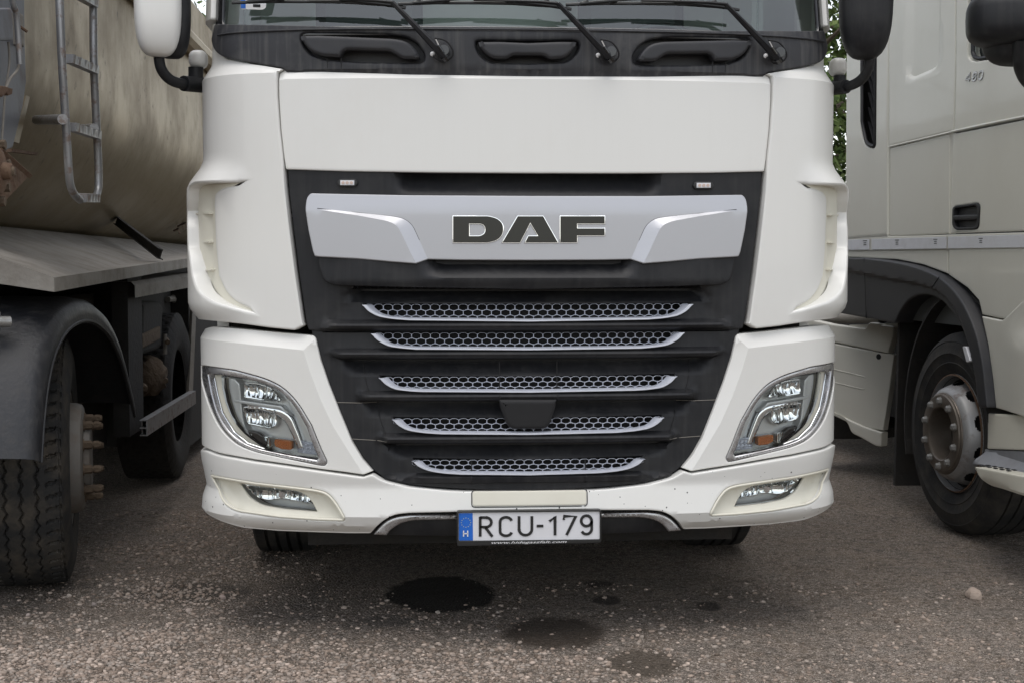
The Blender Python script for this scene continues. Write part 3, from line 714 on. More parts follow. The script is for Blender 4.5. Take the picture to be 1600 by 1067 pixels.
def lower_d(u, v):
    u = -np.abs(np.asarray(u, float)); v = np.asarray(v, float)
    w = sst(-.005, .045, u-np.interp(v, el[:,0], el[:,1])); row = np.interp(v, PL[:,0], PL[:,1]); w = np.where(v < z745, 1-(1-w)*.6, w)
    return -.03*(1-w)+row*w
lo_out = sym(K, [(826,517),(640,515),(482,510),(486,530),(495,560),(510,600),(528,645),(546,684),(562,712),(580,734),(600,749,20),(640,758),(700,763),(826,768)])
LS = panel('lower_grille_surround', K, lo_out, M['plastic'], T, holes=[mesh_open(i) for i in (2,3,4,5)], d=lower_d, r=.003, th=.03, grid=.03, zgrid=.012, hth=.03, ang=40, creases=rowlines(PL, el))
back = MB()
for z0, z1 in ((KZ(768), KZ(452)),):
    xs = np.linspace(-.8, .8, 20)
    for a, b in zip(xs[:-1], xs[1:]):
        pa, pb = K.pos(a, 1, -.12), K.pos(b, 1, -.12); back.hexa([(pa[0],pa[1],z0),(pb[0],pb[1],z0),(pb[0],pb[1]+.02,z0),(pa[0],pa[1]+.02,z0),(pa[0],pa[1],z1),(pb[0],pb[1],z1),(pb[0],pb[1]+.02,z1),(pa[0],pa[1]+.02,z1)])
back.build('radiator', M['dark'], T, False)
# the hexagonal mesh and the bright trims
def hexmesh(i, par):
    O = np.array(mesh_open(i)); O = O if area(O.tolist()) > 0 else O[::-1]; big = offset(clean(O.tolist()), -.006)
    zt = zr(TOPY[i]); zb = O[:,1].min(); rows = 3; rh = (zt-zb)/(rows-.1); cw = .0338; mb = MB(); w = .00115
    ex = float(big[:,0].max())
    for r_ in range(rows+1):
        zc = zt-rh*(r_+.45)
        for k in range(-40, 41):
            xc = (k+(.5 if r_ % 2 else 0))*cw
            if abs(xc) > ex: continue
            if not inside(big, np.array([xc]), np.array([zc]))[0]: continue
            def ringp(e):
                hw, hh, sl = cw/2-e, rh/2-e*1.0, rh*.17
                return [(xc-hw, zc-hh+sl), (xc-hw*.5, zc-hh-sl*.6), (xc+hw*.5, zc-hh-sl*.6), (xc+hw, zc-hh+sl), (xc+hw, zc+hh-sl), (xc+hw*.45, zc+hh+sl*.6), (xc-hw*.45, zc+hh+sl*.6), (xc-hw, zc+hh-sl)]
            A, B = ringp(0), ringp(w)
            V = [tuple(K.pos(p[0], p[1], -.028)) for p in A]+[tuple(K.pos(p[0], p[1], -.0265)) for p in B]+[tuple(K.pos(p[0], p[1], -.038)) for p in B]
            mb.add(V, [(j, (j+1) % 8, 8+(j+1) % 8, 8+j) for j in range(8)]+[(8+j, 8+(j+1) % 8, 16+(j+1) % 8, 16+j) for j in range(8)])
    mb.build('grille_mesh', M['chrome'], par, False)
def trim(i, par):
    L = uv(K, MESH[i], False, step=5); L = [(a, b) for a, b in L]; L[-1] = (0, L[-1][1]); P = L+mir(L)[::-1][1:]
    P = np.array(P); t = np.gradient(P, axis=0); t /= np.linalg.norm(t, axis=1)[:,None]; nn = np.stack([-t[:,1], t[:,0]], 1)   # inward, towards the mesh
    n = len(P); fl = np.abs(P[:,0])/abs(P[0,0]); wv = .0068+.014*sst(.84, 1.0, fl)
    sec = [(-.4,-.030),(-.4,-.002),(-.15,.004),(.35,.004),(.62,-.004),(1.,-.026)]
    V = []
    for k, (a, d) in enumerate(sec):
        off = np.where(a < 0, a*.008, a*wv*1.0 + .0015)
        Q = P + nn*off[:,None] if isinstance(off, np.ndarray) else P+nn*off
        Q[:,1] = np.minimum(Q[:,1], zr(TOPY[i])+.001)
        V += K.pos(Q[:,0], Q[:,1], d).tolist()
    Fc = [(k*n+j, k*n+j+1, (k+1)*n+j+1, (k+1)*n+j) for k in range(len(sec)-1) for j in range(n-1)]
    mesh_obj('grille_trim', V, Fc, M['chrome'], par, True, 30)
for i in (1, 2, 3, 4, 5):
    hexmesh(i, US if i == 1 else LS); trim(i, US if i == 1 else LS)
# cover of the distance sensor, and the panel gaps of the centre section
rad = [K.hit(x, y, .02) for x, y in rp([(779,624),(871,624),(868,640),(860,664,8),(852,671,6),(800,671,6),(792,664,8),(783,640)])]
panel('radar_cover', K, rad, M['dark'], T, d=lambda u, v: .004+.25*np.clip(v-zr(668), 0, .1)*.3, r=.012, th=.06, grid=.03, seg=4)
for xs_, y0, y1 in ((781, 566, 628), (871.5, 566, 628), (737, 720, 757), (916, 720, 757)):
    s0 = K.hit(xs_, (y0+y1)/2)[0]; Z = np.linspace(zr(y0), zr(y1), 24)
    P = [Vector(K.pos(s0, z, max(float(np.interp(z, PL[:,0], PL[:,1])), -.03)+.0008)) for z in Z]
    MB().tube(P, .0022, 5).build('panel_gap', M['dark'], LS)
for sg in (1, -1):
    for pts in ([(522,629.5),(585,631)], [(548,687),(604,690)]):
        P = tri_at(uv(K, pts, False), sg); strip_tube(K, P, .0012, lambda a, b: float(lower_d(a, b))+.0005, 5).build('panel_gap', M['dustysteel'], LS)
    P = tri_at(uv(K, [(563,566),(571,600),(578,622)], False), sg); strip_tube(K, P, .0018, lambda a, b: float(lower_d(a, b))+.0008, 5).build('panel_gap', M['dark'], LS)
    P = tri_at(uv(K, [(586,634),(594,660),(604,688)], False), sg); strip_tube(K, P, .0018, lambda a, b: float(lower_d(a, b))+.0008, 5).build('panel_gap', M['dark'], LS)

# --- lower corners with the headlamps
LC = uv(K, [(315,522),(318,514,4),(330,510.5),(380,515),(430,520),(487,525),(491,529,2),(499,562),(512,600),(530,645),(549,690),(566,718),(582,736),(568,741,2),(540,737),(500,732),(400,717),(345,706,12),(326,697)], False)
lowc = wrapL(LC, LC[0][1], LC[-1][1])
FRO = [(319,571,2),(327,570.5),(370,577),(415,590,30),(443,604,30),(466,628,30),(487,663),(502,700),(512,721,3),(508,728,5),(498,727),(440,715),(400,706,20),(372,694,25),(348,668,30),(332,632,20),(323,600)]
FRI = [(330,583,2),(345,584),(385,591),(418,601,25),(440,613,25),(460,635,25),(478,667),(490,700),(497,715,2),(494,718.5),(450,711),(412,703,20),(385,694,25),(362,675,25),(344,645,20),(335,612)]
CREAM = [(331,585),(343,585),(346,600),(351,625),(362,655,20),(380,678,20),(398,692),(420,699),(412,703,20),(385,694,25),(362,675,25),(344,645,20),(335,612)]
LENS = [(347,585.5,2),(385,592),(418,602,25),(440,614,25),(460,636,25),(478,668),(490,701),(496,715,2),(450,710),(412,701,10),(398,691,20),(380,677,20),(363,655,20),(353,628),(348,605)]
cr1 = uv(K, [(313,527),(345,532),(400,539),(474,547),(491,530)], False); cr2 = uv(K, [(474,547),(484,580),(500,622),(520,665),(545,705),(568,741)], False)
zc1 = np.array([(p[0], p[1]) for p in cr1[:-1]]); c2 = np.array(cr2)
def lowc_d(u, v):
    u = -np.abs(np.asarray(u, float)); v = np.asarray(v, float)
    line = np.interp(u, zc1[:,0], zc1[:,1]); up = np.clip(v-line, 0, 1)
    o2 = np.argsort(c2[:,1]); sl = np.interp(v, c2[o2,1], c2[o2,0]); rt = np.clip(u-sl, 0, 1)
    return np.maximum(-.55*up, -.05) - .35*rt + .018*sst(-.85, -1.18, u)
fo, fi, cm, ln = (uv(K, q, step=6) for q in (FRO, FRI, CREAM, LENS))
SA = lambda u: .018*sst(.85, 1.18, np.abs(np.asarray(u, float)))
def offp(P, r):
    P = clean(P); P = P if area(P) > 0 else P[::-1]; return [tuple(p) for p in offset(P, r)]
for sg in (1, -1):
    panel('lower_corner_panel', K, tri_at(lowc, sg), M['white'], T, holes=[tri_at(fo, sg)], d=lowc_d, r=.005, th=.04, grid=.025, hr=.003, hth=.02, creases=[tri_at(cr1, sg), tri_at(cr2, sg)], ang=12)
    H = panel('headlight', K, offp(tri_at(fo, sg), -.004), M['lampgrey'], T, d=-.06, r=.002, th=.01, grid=.05)
    panel('headlight_frame', K, offp(tri_at(fo, sg), .0015), M['dullchrome'], H, holes=[tri_at(fi, sg)], d=lambda u, v: -.004+SA(u), r=.005, th=.03, grid=.02, hr=.006, hth=.07)
    panel('body_strip', K, tri_at(cm, sg), M['cream'], H, d=lambda u, v: -.028+SA(u), r=.004, th=.05, grid=.03)
    panel('headlight_lens', K, tri_at(ln, sg), M['lens'], H, d=lambda u, v: -.012+SA(u), r=.004, th=.02, grid=.03)
    strip_tube(K, tri_at(uv(K, [(347,586),(349,605),(354,628),(364,655),(381,677),(399,691),(415,700)], False), sg), .0025, -.014, 8).build('lens_edge', M['dark'], H)
    strip_tube(K, tri_at(uv(K, [(333,590),(338,615),(346,645),(364,674),(386,692),(412,701)], False), sg), .002, -.006, 8).build('frame_edge', M['bright'], H)
    def bowl(pts, c, rx, ry, name, depth, fr, amp):
        P = [K.hit(x, y) for x, y in rp(pts)]; cu, cv = K.hit(*c)
        def dd(u, v, cu=cu*sg, cv=cv):
            rho = np.clip(((u-cu)/rx)**2+((v-cv)/ry)**2, 0, 1)
            cell = np.floor((u-cu)*fr); q = (u-cu)*fr-cell-.5
            return -.022-depth*.7*(1-rho)+amp*(1-4*q*q)*(.6+.4*np.sin(cell*2.3+np.floor((v-cv)*fr*.45)*1.7))
        panel(name, K, tri_at(P, sg), M['reflector'], H, d=dd, r=.003, th=.02, grid=.004, zgrid=.008, ang=50)
    bowl([(374,597,4),(392,599),(412,605,10),(428,615,10),(437,628,6),(400,627),(373,622,4)], (400,612), .085, .055, 'upper_reflector', .045, 62, .006)
    bowl([(373,635,5),(400,636),(428,641,6),(428,668,8),(412,671),(378,664,6)], (400,654), .075, .06, 'lower_reflector', .045, 75, .006)
    def sub(name, pts, mm, d, **k): return panel(name, K, tri_at([K.hit(x, y) for x, y in rp(pts)], sg), mm, H, d=d, **k)
    sub('chrome_swoop', [(376,634,3),(400,634.5),(436,640,10),(451,650,14),(462,676),(472,702,3),(462,703),(452,680),(440,658,12),(425,648,12),(395,640),(378,638)], M['bright'], lambda u, v: -.026+0*u, r=.006, th=.03, grid=.015)
    sub('lamp_shelf', [(358,622,3),(372,625),(436,634),(452,650),(435,641),(374,631),(360,629)], M['lampgrey'], -.02, r=.004, th=.04, grid=.03)
    sub('inner_bezel', [(349,590),(360,592),(368,600),(372,640),(376,668,10),(392,686,8),(380,676),(364,654,14),(355,628),(350,605)], M['lampgrey'], lambda u, v: -.022+0*u, r=.004, th=.04, grid=.03)
    sub('outer_bezel', [(438,618),(458,638,10),(476,670),(489,703),(478,703),(462,668,10),(448,640)], M['lampgrey'], -.045, r=.004, th=.03, grid=.03)
    sub('indicator_window', [(380,672,4),(398,676),(408,683,5),(413,700,3),(400,694,6),(386,684,6)], M['gloss'], -.022, r=.003, th=.02)
    ind = sub('indicator', [(405,681.5,3),(460,688),(462,708.5),(418,702.5,3),(412,699,3)], M['lens'], -.02, r=.002, th=.02)
    sub('indicator_bulb', [(424,686.5,4),(452,689.5,4),(452,704,4),(436,702.5),(424,698,5)], M['orange'], lambda u, v: -.026+.002*np.sin(u*1400)*np.sin(v*1400), r=.002, th=.02, grid=.003, zgrid=.003)
    sub('indicator_grid', [(407,683,2),(417,683.5),(418,700),(414,698,2)], M['reflector'], lambda u, v: -.026+.002*np.sin(u*1100), r=.001, th=.02, grid=.003)
    sub('daylight_strip', [(459,688.5),(489,694),(495,712.5),(461,708)], M['chrome'], lambda u, v: -.028+.0025*np.sin(u*420)*np.sin(v*420), r=.002, th=.02, grid=.003, zgrid=.003)

# --- bumper with the fog lamps
BZ = KZ
def bump_d(u, v):
    v = np.asarray(v, float); a = np.abs(np.asarray(u, float))
    side = np.interp(v, [BZ(842,600), BZ(836,600), BZ(822,600), BZ(806,600), BZ(795,600), BZ(760,600), BZ(735,600), BZ(722,600), BZ(700,600)], [-.10, -.04, .004, .022, .018, .006, .016, .020, -.02])
    sv_ = np.interp(v, [BZ(840,400), BZ(825,400), BZ(808,400), BZ(790,400), BZ(770,400), BZ(730,400), BZ(708,400), BZ(695,400)], [-.11, -.015, .022, .018, .002, .020, .026, .006])
    w = sst(.75, 1.15, a); return side*(1-w)+sv_*w
BO = uv(K, [(318,703,2),(330,702,6),(345,709,12),(400,720),(500,735),(568,744.5),(582,740,2),(600,751,14),(640,760.5),(700,766),(735,767.5)], False)
BB = uv(K, [(735,797.5),(640,799.5),(617,802,10),(601,810,12),(588,822),(577,835.5,3),(540,835.5),(430,831.5),(372,825,12),(344,814,10),(330,803)], False)
flapL = K.hit(737,775)[0]; ft, fb = KZ(763.5), KZ(788.5)
BO = BO[:-1]+[(0, BO[-1][1])]; BB = [(0, BB[0][1])]+BB[1:]
half = [(-SIDE_S, BB[-1][1]), (-SIDE_S, BO[0][1])]+BO
full = half + [(-a, b) for a, b in half[::-1]][1:]
bl = BB[1:]; full += [(-a, b) for a, b in bl[::-1]]+[BB[0]]+bl
FOG = [(333,740,3),(346,743),(400,752.5),(492,763.5,8),(512,768,14),(527,784,14),(541,807,3),(538,812,4),(500,811),(440,806.5),(372,797,16),(352,783,18),(340,762,10)]
FGL = [(368,756,2),(400,760.5),(462,768,8),(477,775,12),(487,788),(494,800.5,2),(440,796),(404,790,14),(385,778,14),(375,766,6)]
fg, fgl = uv(K, FOG, step=6), uv(K, FGL, step=6)
flap_hole = rrect(flapL, fb, -flapL, ft+.03, .012)
ft_open = [(flapL, KZ(768.5)), ]
BUMP = panel('bumper', K, full, M['white'], T, holes=[fg, mir(fg)], d=bump_d, r=.005, th=.05, grid=.03, zgrid=.012, hr=.006, hth=.02, ang=25)
FLP = rrect(flapL+.003, fb, -flapL-.003, KZ(765.5), .009)
panel('bumper_flap', K, FLP, M['cream'], BUMP, d=lambda u, v: bump_d(u, v)+.0045, r=.004, th=.006, grid=.03, zgrid=.012)
P = rrect(flapL, fb-.003, -flapL, KZ(764), .011); strip_tube(K, [p for p in dense(P, .01)], .0016, lambda a, b: float(bump_d(a, b))+.0006, 5).build('panel_gap', M['grime'], BUMP)
for sg in (1, -1):
    H = panel('foglight_bezel', K, offp(tri_at(fg, sg), -.003), M['cream'], T, holes=[tri_at(fgl, sg)], d=lambda u, v: bump_d(u, v)*.5-.026+.012*sst(.02, 0, pdist(tri_at(fg, sg), u, v, True)), r=.002, th=.02, grid=.02, hr=.005, hth=.04)
    strip_tube(K, tri_at(offp(uv(K, FOG), .004), sg)+[tri_at(offp(uv(K, FOG), .004), sg)[0]], .0045, lambda a, b: float(bump_d(a, b))-.002, 8).build('bezel_lip', M['cream'], H)
    L = panel('foglight', K, offp(tri_at(fgl, sg), -.006), M['lampgrey'], T, d=-.085, r=.001, th=.004, grid=.05)
    panel('foglight_lens', K, tri_at(fgl, sg), M['lens'], L, d=-.03, r=.003, th=.01, grid=.04)
    cu, cv = K.hit(432, 777)
    def fogd(u, v, cu=cu*sg, cv=cv):
        rho = np.clip(((u-cu)/.15)**2+((v-cv)/.06)**2, 0, 1); cell = np.floor((u-cu)*46); q = (u-cu)*46-cell-.5
        return -.035-.04*(1-rho)+.008*(1-4*q*q)*(.5+.5*np.sin(cell*2.1))
    panel('foglight_reflector', K, tri_at([K.hit(x, y) for x, y in rp([(372,757,2),(400,761),(462,768.5,8),(477,776,12),(486,790),(455,787,14),(425,783,14),(405,786,8),(386,778,10)])], sg), M['reflector'], L, d=fogd, r=.002, th=.02, grid=.004, zgrid=.008, ang=50)
    MB().cyl(K.pos(tri_at([K.hit(433, 775)], sg)[0][0], K.hit(433,775)[1], -.05), (0,-1,0), .012, .02, 12).build('foglight_bulb', M['bright'], L)
# bright inserts and lower valance
ins_ = [(583,836),(590,826,4),(602,814,12),(618,807,14),(640,804.5),(714,804.5),(714,812),(646,813.5,8),(625,818,12),(610,828,8),(603,837)]
for sg in (1, -1): panel('bumper_insert', K, tri_at([K.hit(x, y) for x, y in rp(ins_)], sg), M['dullchrome'], T, d=-.012, r=.008, th=.02, grid=.02)
val = sym(K, [(826,792),(640,794),(600,798),(572,812),(566,838,4),(600,840),(640,841),(826,843)])
panel('lower_valance', K, val, M['plastic'], T, d=lambda u, v: -.045-.5*np.clip(KZ(824)-v, 0, 1), r=.004, th=.06, grid=.04, zgrid=.02)

# --- number plate
PLT = Flat((0, -.042, .42), (1, 0, 0), (0, 0, 1))
ph = lambda x, y: PLT.hit(x, y)
fo_ = [ph(x, y) for x, y in rp([(713.5,797.5,4),(939.5,795,4),(939.5,847,4),(714,852.5,4)])]
fin = [ph(x, y) for x, y in rp([(716.5,800,2),(937,798,2),(937,841.5,2),(716.5,844,2)])]
NP = panel('number_plate', PLT, fo_, M['platek'], T, holes=[fin], d=.006, r=.002, th=.022, grid=.1, hr=.001, hth=.008)
mb = MB().box((-.2,-.035,.37), (.2,.06,.48)); mb.build('plate_bracket', M['plastic'], T)
panel('plate_sheet', PLT, [ph(x, y) for x, y in [(716,799.5),(937.5,797.5),(937.5,842),(716,844.5)]], M['plate'], NP, d=0., r=.0005, th=.002, grid=.2)
panel('plate_euro_band', PLT, [ph(x, y) for x, y in rp([(717,801,2),(738.5,800.8),(739,843.5),(717,843.8,2)])], M['blue'], NP, d=.0012, r=.0004, th=.001, grid=.2)
def pxs(L): return [[ph(x, y) for x, y in l] for l in L]
def sk(x0, y0, sx, sy, L): return [[(x0+a*sx, y0+b*sy) for a, b in l] for l in L]
arcn = lambda cx, cy, rx, ry, a0, a1, n=10: [(cx+rx*math.cos(math.radians(a0+(a1-a0)*i/n)), cy+ry*math.sin(math.radians(a0+(a1-a0)*i/n))) for i in range(n+1)]
GL = {  # unit box, y down
 'R': [[(.1,0),(.1,1)], [(.1,.04),(.5,.04)]+arcn(.5,.28,.36,.24,-90,90)+[(.1,.52)], [(.45,.54),(.93,1)]],
 'C': [arcn(.5,.27,.40,.23,-15,-180)+arcn(.5,.73,.40,.23,180,15)],
 'U': [[(.1,0),(.1,.66)]+arcn(.5,.66,.4,.30,180,0)+[(.9,0)]],
 '-': [[(0,.5),(1,.5)]], '1': [[(.1,.3),(.75,.04),(.75,1)]], '7': [[(.05,.22),(.05,.04),(.93,.04),(.25,1)]],
 '9': [arcn(.5,.3,.4,.26,0,360,20), [(.9,.3),(.9,.66)]+arcn(.5,.68,.4,.28,0,150)], 'H': [[(.1,0),(.1,1)],[(.9,0),(.9,1)],[(.1,.5),(.9,.5)]]}
for ch, x0, x1, y0, y1 in (('R',748,771,806.5,837.5),('C',779,802,806,837.5),('U',808.5,833.5,805.5,836.5),('-',838.5,849,816,826),('1',857,870.5,804.5,835.5),('7',880,901,804.5,835),('9',906,926.5,803.5,835)):
    strokes(PLT, pxs(sk(x0, y0, x1-x0, y1-y0, GL[ch])), .0098, .0022).build('plate_character', M['platek'], NP, False)
strokes(PLT, pxs(sk(723.5, 828, 8, 9.5, GL['H'])), .0042, .0032).build('country_letter', M['plate'], NP, False)
star = MB(); sc_, sv2 = ph(728, 815.5)
for k in range(12):
    a = k*math.pi/6; cx_, cz_ = sc_+.0165*math.cos(a), sv2+.0165*math.sin(a)
    V = [tuple(PLT.pos(cx_+(.0024 if j % 2 == 0 else .001)*math.sin(j*math.pi/5), cz_+(.0024 if j % 2 == 0 else .001)*math.cos(j*math.pi/5), .0034)) for j in range(10)]
    star.add(V, [tuple(range(10))[::-1]])
star.build('star_ring', M['yellow'], NP, False)
u0, v0 = ph(768, 848.3); u1, _ = ph(885, 848); text_mesh('frame_lettering', 'www.hidegaszfalt.com', PLT, u0, v0, .0088, M['framew'], NP, .0066, u1-u0, .35)

# --- mirrors
def mirror(sg, white):
    if sg > 0:   # left of the picture
        c1 = at_y(246, -14, .20); c2 = at_y(268, -12, .30)
        m1 = blob(c1, (.083, .085, .235), 3.4, .25).build('mirror', M['white'], T)
        blob(c2, (.068, .07, .243), 3.6, .25).build('mirror_glass_shell', M['plastic'], m1)
        arm = bez([at_y(248, 70, .24), at_y(249, 96, .24), at_y(254, 112, .25), at_y(266, 125, .28), at_y(284, 131.5, .33), at_y(306, 134, .4)], 6)
        MB().tube(arm, [.0195]*len(arm), 14).build('mirror_arm', M['plastic'], m1)
        b = MB().tube([at_y(287, 131, .34), at_y(320, 134, .44)], .029, 14); b.build('arm_bracket', M['plastic'], m1)
        MB().tube([at_y(306, 106, .42), at_y(306, 124, .42)], .028, 14).build('wide_mirror_base', M['plastic'], m1)
        blob(at_y(310, 94, .44), (.035, .04, .035), 2.8).build('wide_mirror', M['white'], m1)
    else:
        c1 = at_y(1353, -4, .22)
        m1 = blob(c1, (.098, .11, .232), 3.0, -.2, taper=.04).build('mirror', M['plastic'], T)
        arm = bez([at_y(1358, 80, .24), at_y(1358, 100, .24), at_y(1354, 114, .26), at_y(1343, 127, .3), at_y(1327, 135, .34), at_y(1308, 138, .42)], 6)
        MB().tube(arm, [.019]*len(arm), 14).build('mirror_arm', M['plastic'], m1)
        MB().tube([at_y(1322, 136, .35), at_y(1300, 139, .44)], .027, 14).build('arm_bracket', M['plastic'], m1)
        MB().tube([at_y(1312, 119, .42), at_y(1312, 132, .42)], .024, 14).build('wide_mirror_base', M['plastic'], m1)
        blob(at_y(1309, 106, .44), (.032, .04, .036), 2.8).build('wide_mirror', M['white'], m1)
mirror(1, True); mirror(-1, False)
# --- chassis and front wheels under the cab
mb = MB().box((-.55, .35, .42), (.55, 2.4, 1.0)); mb.box((-1.12, .5, .75), (1.12, 2.3, 1.55)); mb.box((-.82, .35, .30), (.82, 2.6, .5)); mb.box((-.75, .16, .45), (.75, .3, .9)); mb.box((-.45, 2.4, .5), (.45, 11.5, 1.05)); mb.box((-1.2, 2.9, .45), (1.2, 4.6, 1.1)); mb.build('chassis_fill', M['grime'], T, False)  # frame, plus low and rear boxes added to darken the ground beneath
def tyre_profile(R, Wd, r0=.292):
    h = Wd/2; sh = .045
    return [(r0, h-.055), (r0, h-.035), (r0+.012, h-.02), (r0+.03, h-.008), (r0+.08, h+.002), (R-.10, h-.002), (R-.055, h-.012), (R-.02, h-.022), (R-.004, h-.034)]
def simple_wheel(c, ax, R, Wd, name, par, segs=72):
    p = tyre_profile(R, Wd); h = Wd/2-.034; g = []
    for a in (-.6, -.2, .2, .6): g += [(R, h*(-a)+.008), (R-.014, h*(-a)+.006), (R-.014, h*(-a)-.006), (R, h*(-a)-.008)]
    q = p + sorted(g, key=lambda t: -t[1]) + [(a, -b) for a, b in p[::-1]]
    return lathe(q, c, ax, segs).build(name, M['rubber'], par, ang=40)
for sx in (-1, 1):
    w = simple_wheel((sx*1.02, 1.72, .505), (sx, 0, 0), .505, .31, 'wheel', T)
    lathe([(.29,.1),(.28,.04),(.2,.09),(.12,.1),(.001,.1)], (sx*1.02, 1.72, .505), (sx, 0, 0), 32).build('rim', M['rim'], w)

# ================================================================== THE RIGHT-HAND TRUCK
R = Side(600, 2.86, -1, .012, 1.4)
RT = thing('truck', tuple(R.pos(R.hit(1485,675)[0], 0, -1.2)), 'cream-white cab at the right edge, seen side on above a charcoal wheel arch', 'truck')
def rpan(name, pts, m, par=RT, d=0., th=.03, r=.006, grid=.12, surf=R, hit_d=0., **k):
    holes = [[surf.hit(x, y, hit_d) for x, y in rp(h)] for h in k.pop('hpx', [])]
    return panel(name, surf, [surf.hit(x, y, hit_d) for x, y in rp(pts)], m, par, holes=holes, d=d, th=th, r=r, grid=grid, **k)
def rp3(px, py, d=0.): return Vector(R.pos(*R.hit(px, py, d), d))
W2 = M['white2']
# rear edge panel with the louvred intake
INT = [(1343.5,-700),(1376,-700),(1369,228,3),(1366,233,5),(1352,229,12),(1345,205,12)]
rpan('rear_edge_panel', [(1325,-700),(1385.5,-700),(1388,60),(1387,229),(1387,371),(1332,375),(1321,376),(1321,290),(1322,100)], W2, hpx=[INT], hr=.006, hth=.012, th=.1, r=.02, d=.002)
IN = rpan('air_intake', [(1325,-700),(1400,-700),(1398,240),(1325,240)], M['dark'], d=-.06, th=.005)
for i in range(16):
    y = 204-i*22.5
    if y < -130: break
    a, b = R.hit(1349.5, y-14, -.02), R.hit(1366, y+22, -.02); mb = MB()
    P = [R.pos(a[0], a[1], -.045), R.pos(b[0], b[1], -.02), R.pos(b[0], b[1]-.045, -.03), R.pos(a[0], a[1]-.045, -.055)]
    Q = [R.pos(a[0], a[1]-.004, -.07), R.pos(b[0], b[1]-.004, -.045), R.pos(b[0], b[1]-.049, -.055), R.pos(a[0], a[1]-.049, -.075)]
    mb.hexa([tuple(p) for p in Q]+[tuple(p) for p in P]); mb.build('louvre_slat', M['plastic2'], IN, False)
rim_ = [R.hit(x, y) for x, y in rp([(1345.5,-700),(1347,190),(1354,225,10),(1367,230,4),(1374.5,-700)], False)]
strip_tube(R, rim_, .011, .0, 8).build('intake_frame', M['plastic'], IN)
# sleeper side, doors
EMB = np.array([R.hit(x, y) for x, y in rp([(1415,-700),(1471,-700),(1468,98,8),(1460,112,8),(1425,127,8),(1417,122,8)])])
def slp_d(u, v):
    sh = (u+v).shape; uu = (u+0*v).ravel(); vv = (v+0*u).ravel(); dd = pdist(EMB, uu, vv, True); s_ = np.where(inside(EMB, uu, vv), dd, 0)
    return (-.013*sst(0, .024, s_)).reshape(sh)
rpan('sleeper_side_panel', [(1390,-700),(1494,-700),(1492,120),(1490,204.5),(1389,228.5)], W2, d=slp_d, grid=.06, ang=30, creases=[list(map(tuple, EMB[1:-1])), [tuple(q) for q in offset(EMB.tolist() if area(EMB.tolist()) > 0 else EMB[::-1].tolist(), .011)[1:-1]], [tuple(q) for q in offset(EMB.tolist() if area(EMB.tolist()) > 0 else EMB[::-1].tolist(), .022)[1:-1]]])
rpan('sleeper_lower_panel', [(1389,231.5),(1481.5,208.5),(1481,366,),(1370,371),(1388.5,371)], W2, d=-.006)
strip_tube(R, [R.hit(x, y) for x, y in [(1389,230),(1440,218),(1486,207)]], .006, -.002, 8).build('body_crease', W2, RT)
strip_tube(R, [R.hit(x, y) for x, y in [(1487,206.5),(1540,195),(1600,183),(1700,163)]], .007, -.001, 8).build('body_crease', W2, RT)
WIN = [(1511.5,-700),(1900,-700),(1760,52),(1600,85.5),(1522,97.5,8),(1512,92,9)]
HAN = [(1488,323,6),(1527,317.5,6),(1530.5,322,4),(1528.5,355,8),(1524,359,6),(1492,360,8),(1487.5,352,8)]
DO = rpan('door', [(1496.5,-700),(1900,-700),(1840,137),(1600,184.5),(1491.5,206.5),(1493.5,120)], W2, hpx=[WIN], hr=.006, hth=.03, grid=.3)
DL = rpan('door_lower_panel', [(1489,209.5),(1600,187.5),(1840,140),(1840,349),(1600,361.5),(1484,365.5),(1485,300)], W2, d=-.004, hpx=[HAN], hr=.005, hth=.03, grid=.3)
rpan('door_window', WIN, M['glass'], DO, d=-.035, r=.001, th=.004, grid=.4)
strip_tube(R, [R.hit(x, y) for x, y in rp([(1517,-700),(1516.5,82,),(1519,90,8),(1527,92.5,8),(1600,80.5),(1750,50)], False)], .011, -.012, 8).build('window_seal', M['plastic'], DO)
hb = rpan('door_handle', HAN, M['plastic'], DL, d=-.02, r=.004, th=.01)
rpan('handle_grip', [(1489,337),(1529,335.5),(1528.5,344,3),(1489.5,345.5,3)], M['plastic'], hb, d=.002, r=.006, th=.02)
rpan('handle_frame', HAN, M['plastic'], hb, d=.001, r=.003, th=.02, hpx=[[(1491,326,4),(1525,321.5,4),(1527,325,3),(1525.5,352,6),(1521,355.5,4),(1494,356.5,6),(1490.5,350,5)]])
# foil strip with its print
for i, (a, b) in enumerate(((1322, 1358), (1362, 1478.5), (1481.5, 1840))):
    k = (i > 0)
    sl = lambda x: (x-1362)
    top = lambda x: 373.8-.030*(x-1330); bot = lambda x: 391.5-.014*(x-1330)
    bp = rpan('waist_panel', [(a-3,top(a)-2),(b+2,top(b)-2),(b+2,bot(b)+1.5),(a-3,bot(a)+1.5)], W2, d=-.003, r=.003, th=.03)
    s_ = rpan('foil_strip', [(a,top(a)+1.2),(b,top(b)+1.2),(b,bot(b)-.5),(a,bot(a)-.5)], M['strip'], bp, d=.0015, r=.001, th=.002)
for x in (1352, 1402, 1462, 1533):
    for dy, w in ((2.2, 3.2), (5.5, 2), (8.5, 2.2)):
        y = 376-.02*(x-1330)+dy-1
        rpan('strip_print', [(x-w,y-.6),(x+w,y-.7),(x+w,y+.5),(x-w,y+.6)], M['platek'], bp, d=.0024, r=.0002, th=.0003)
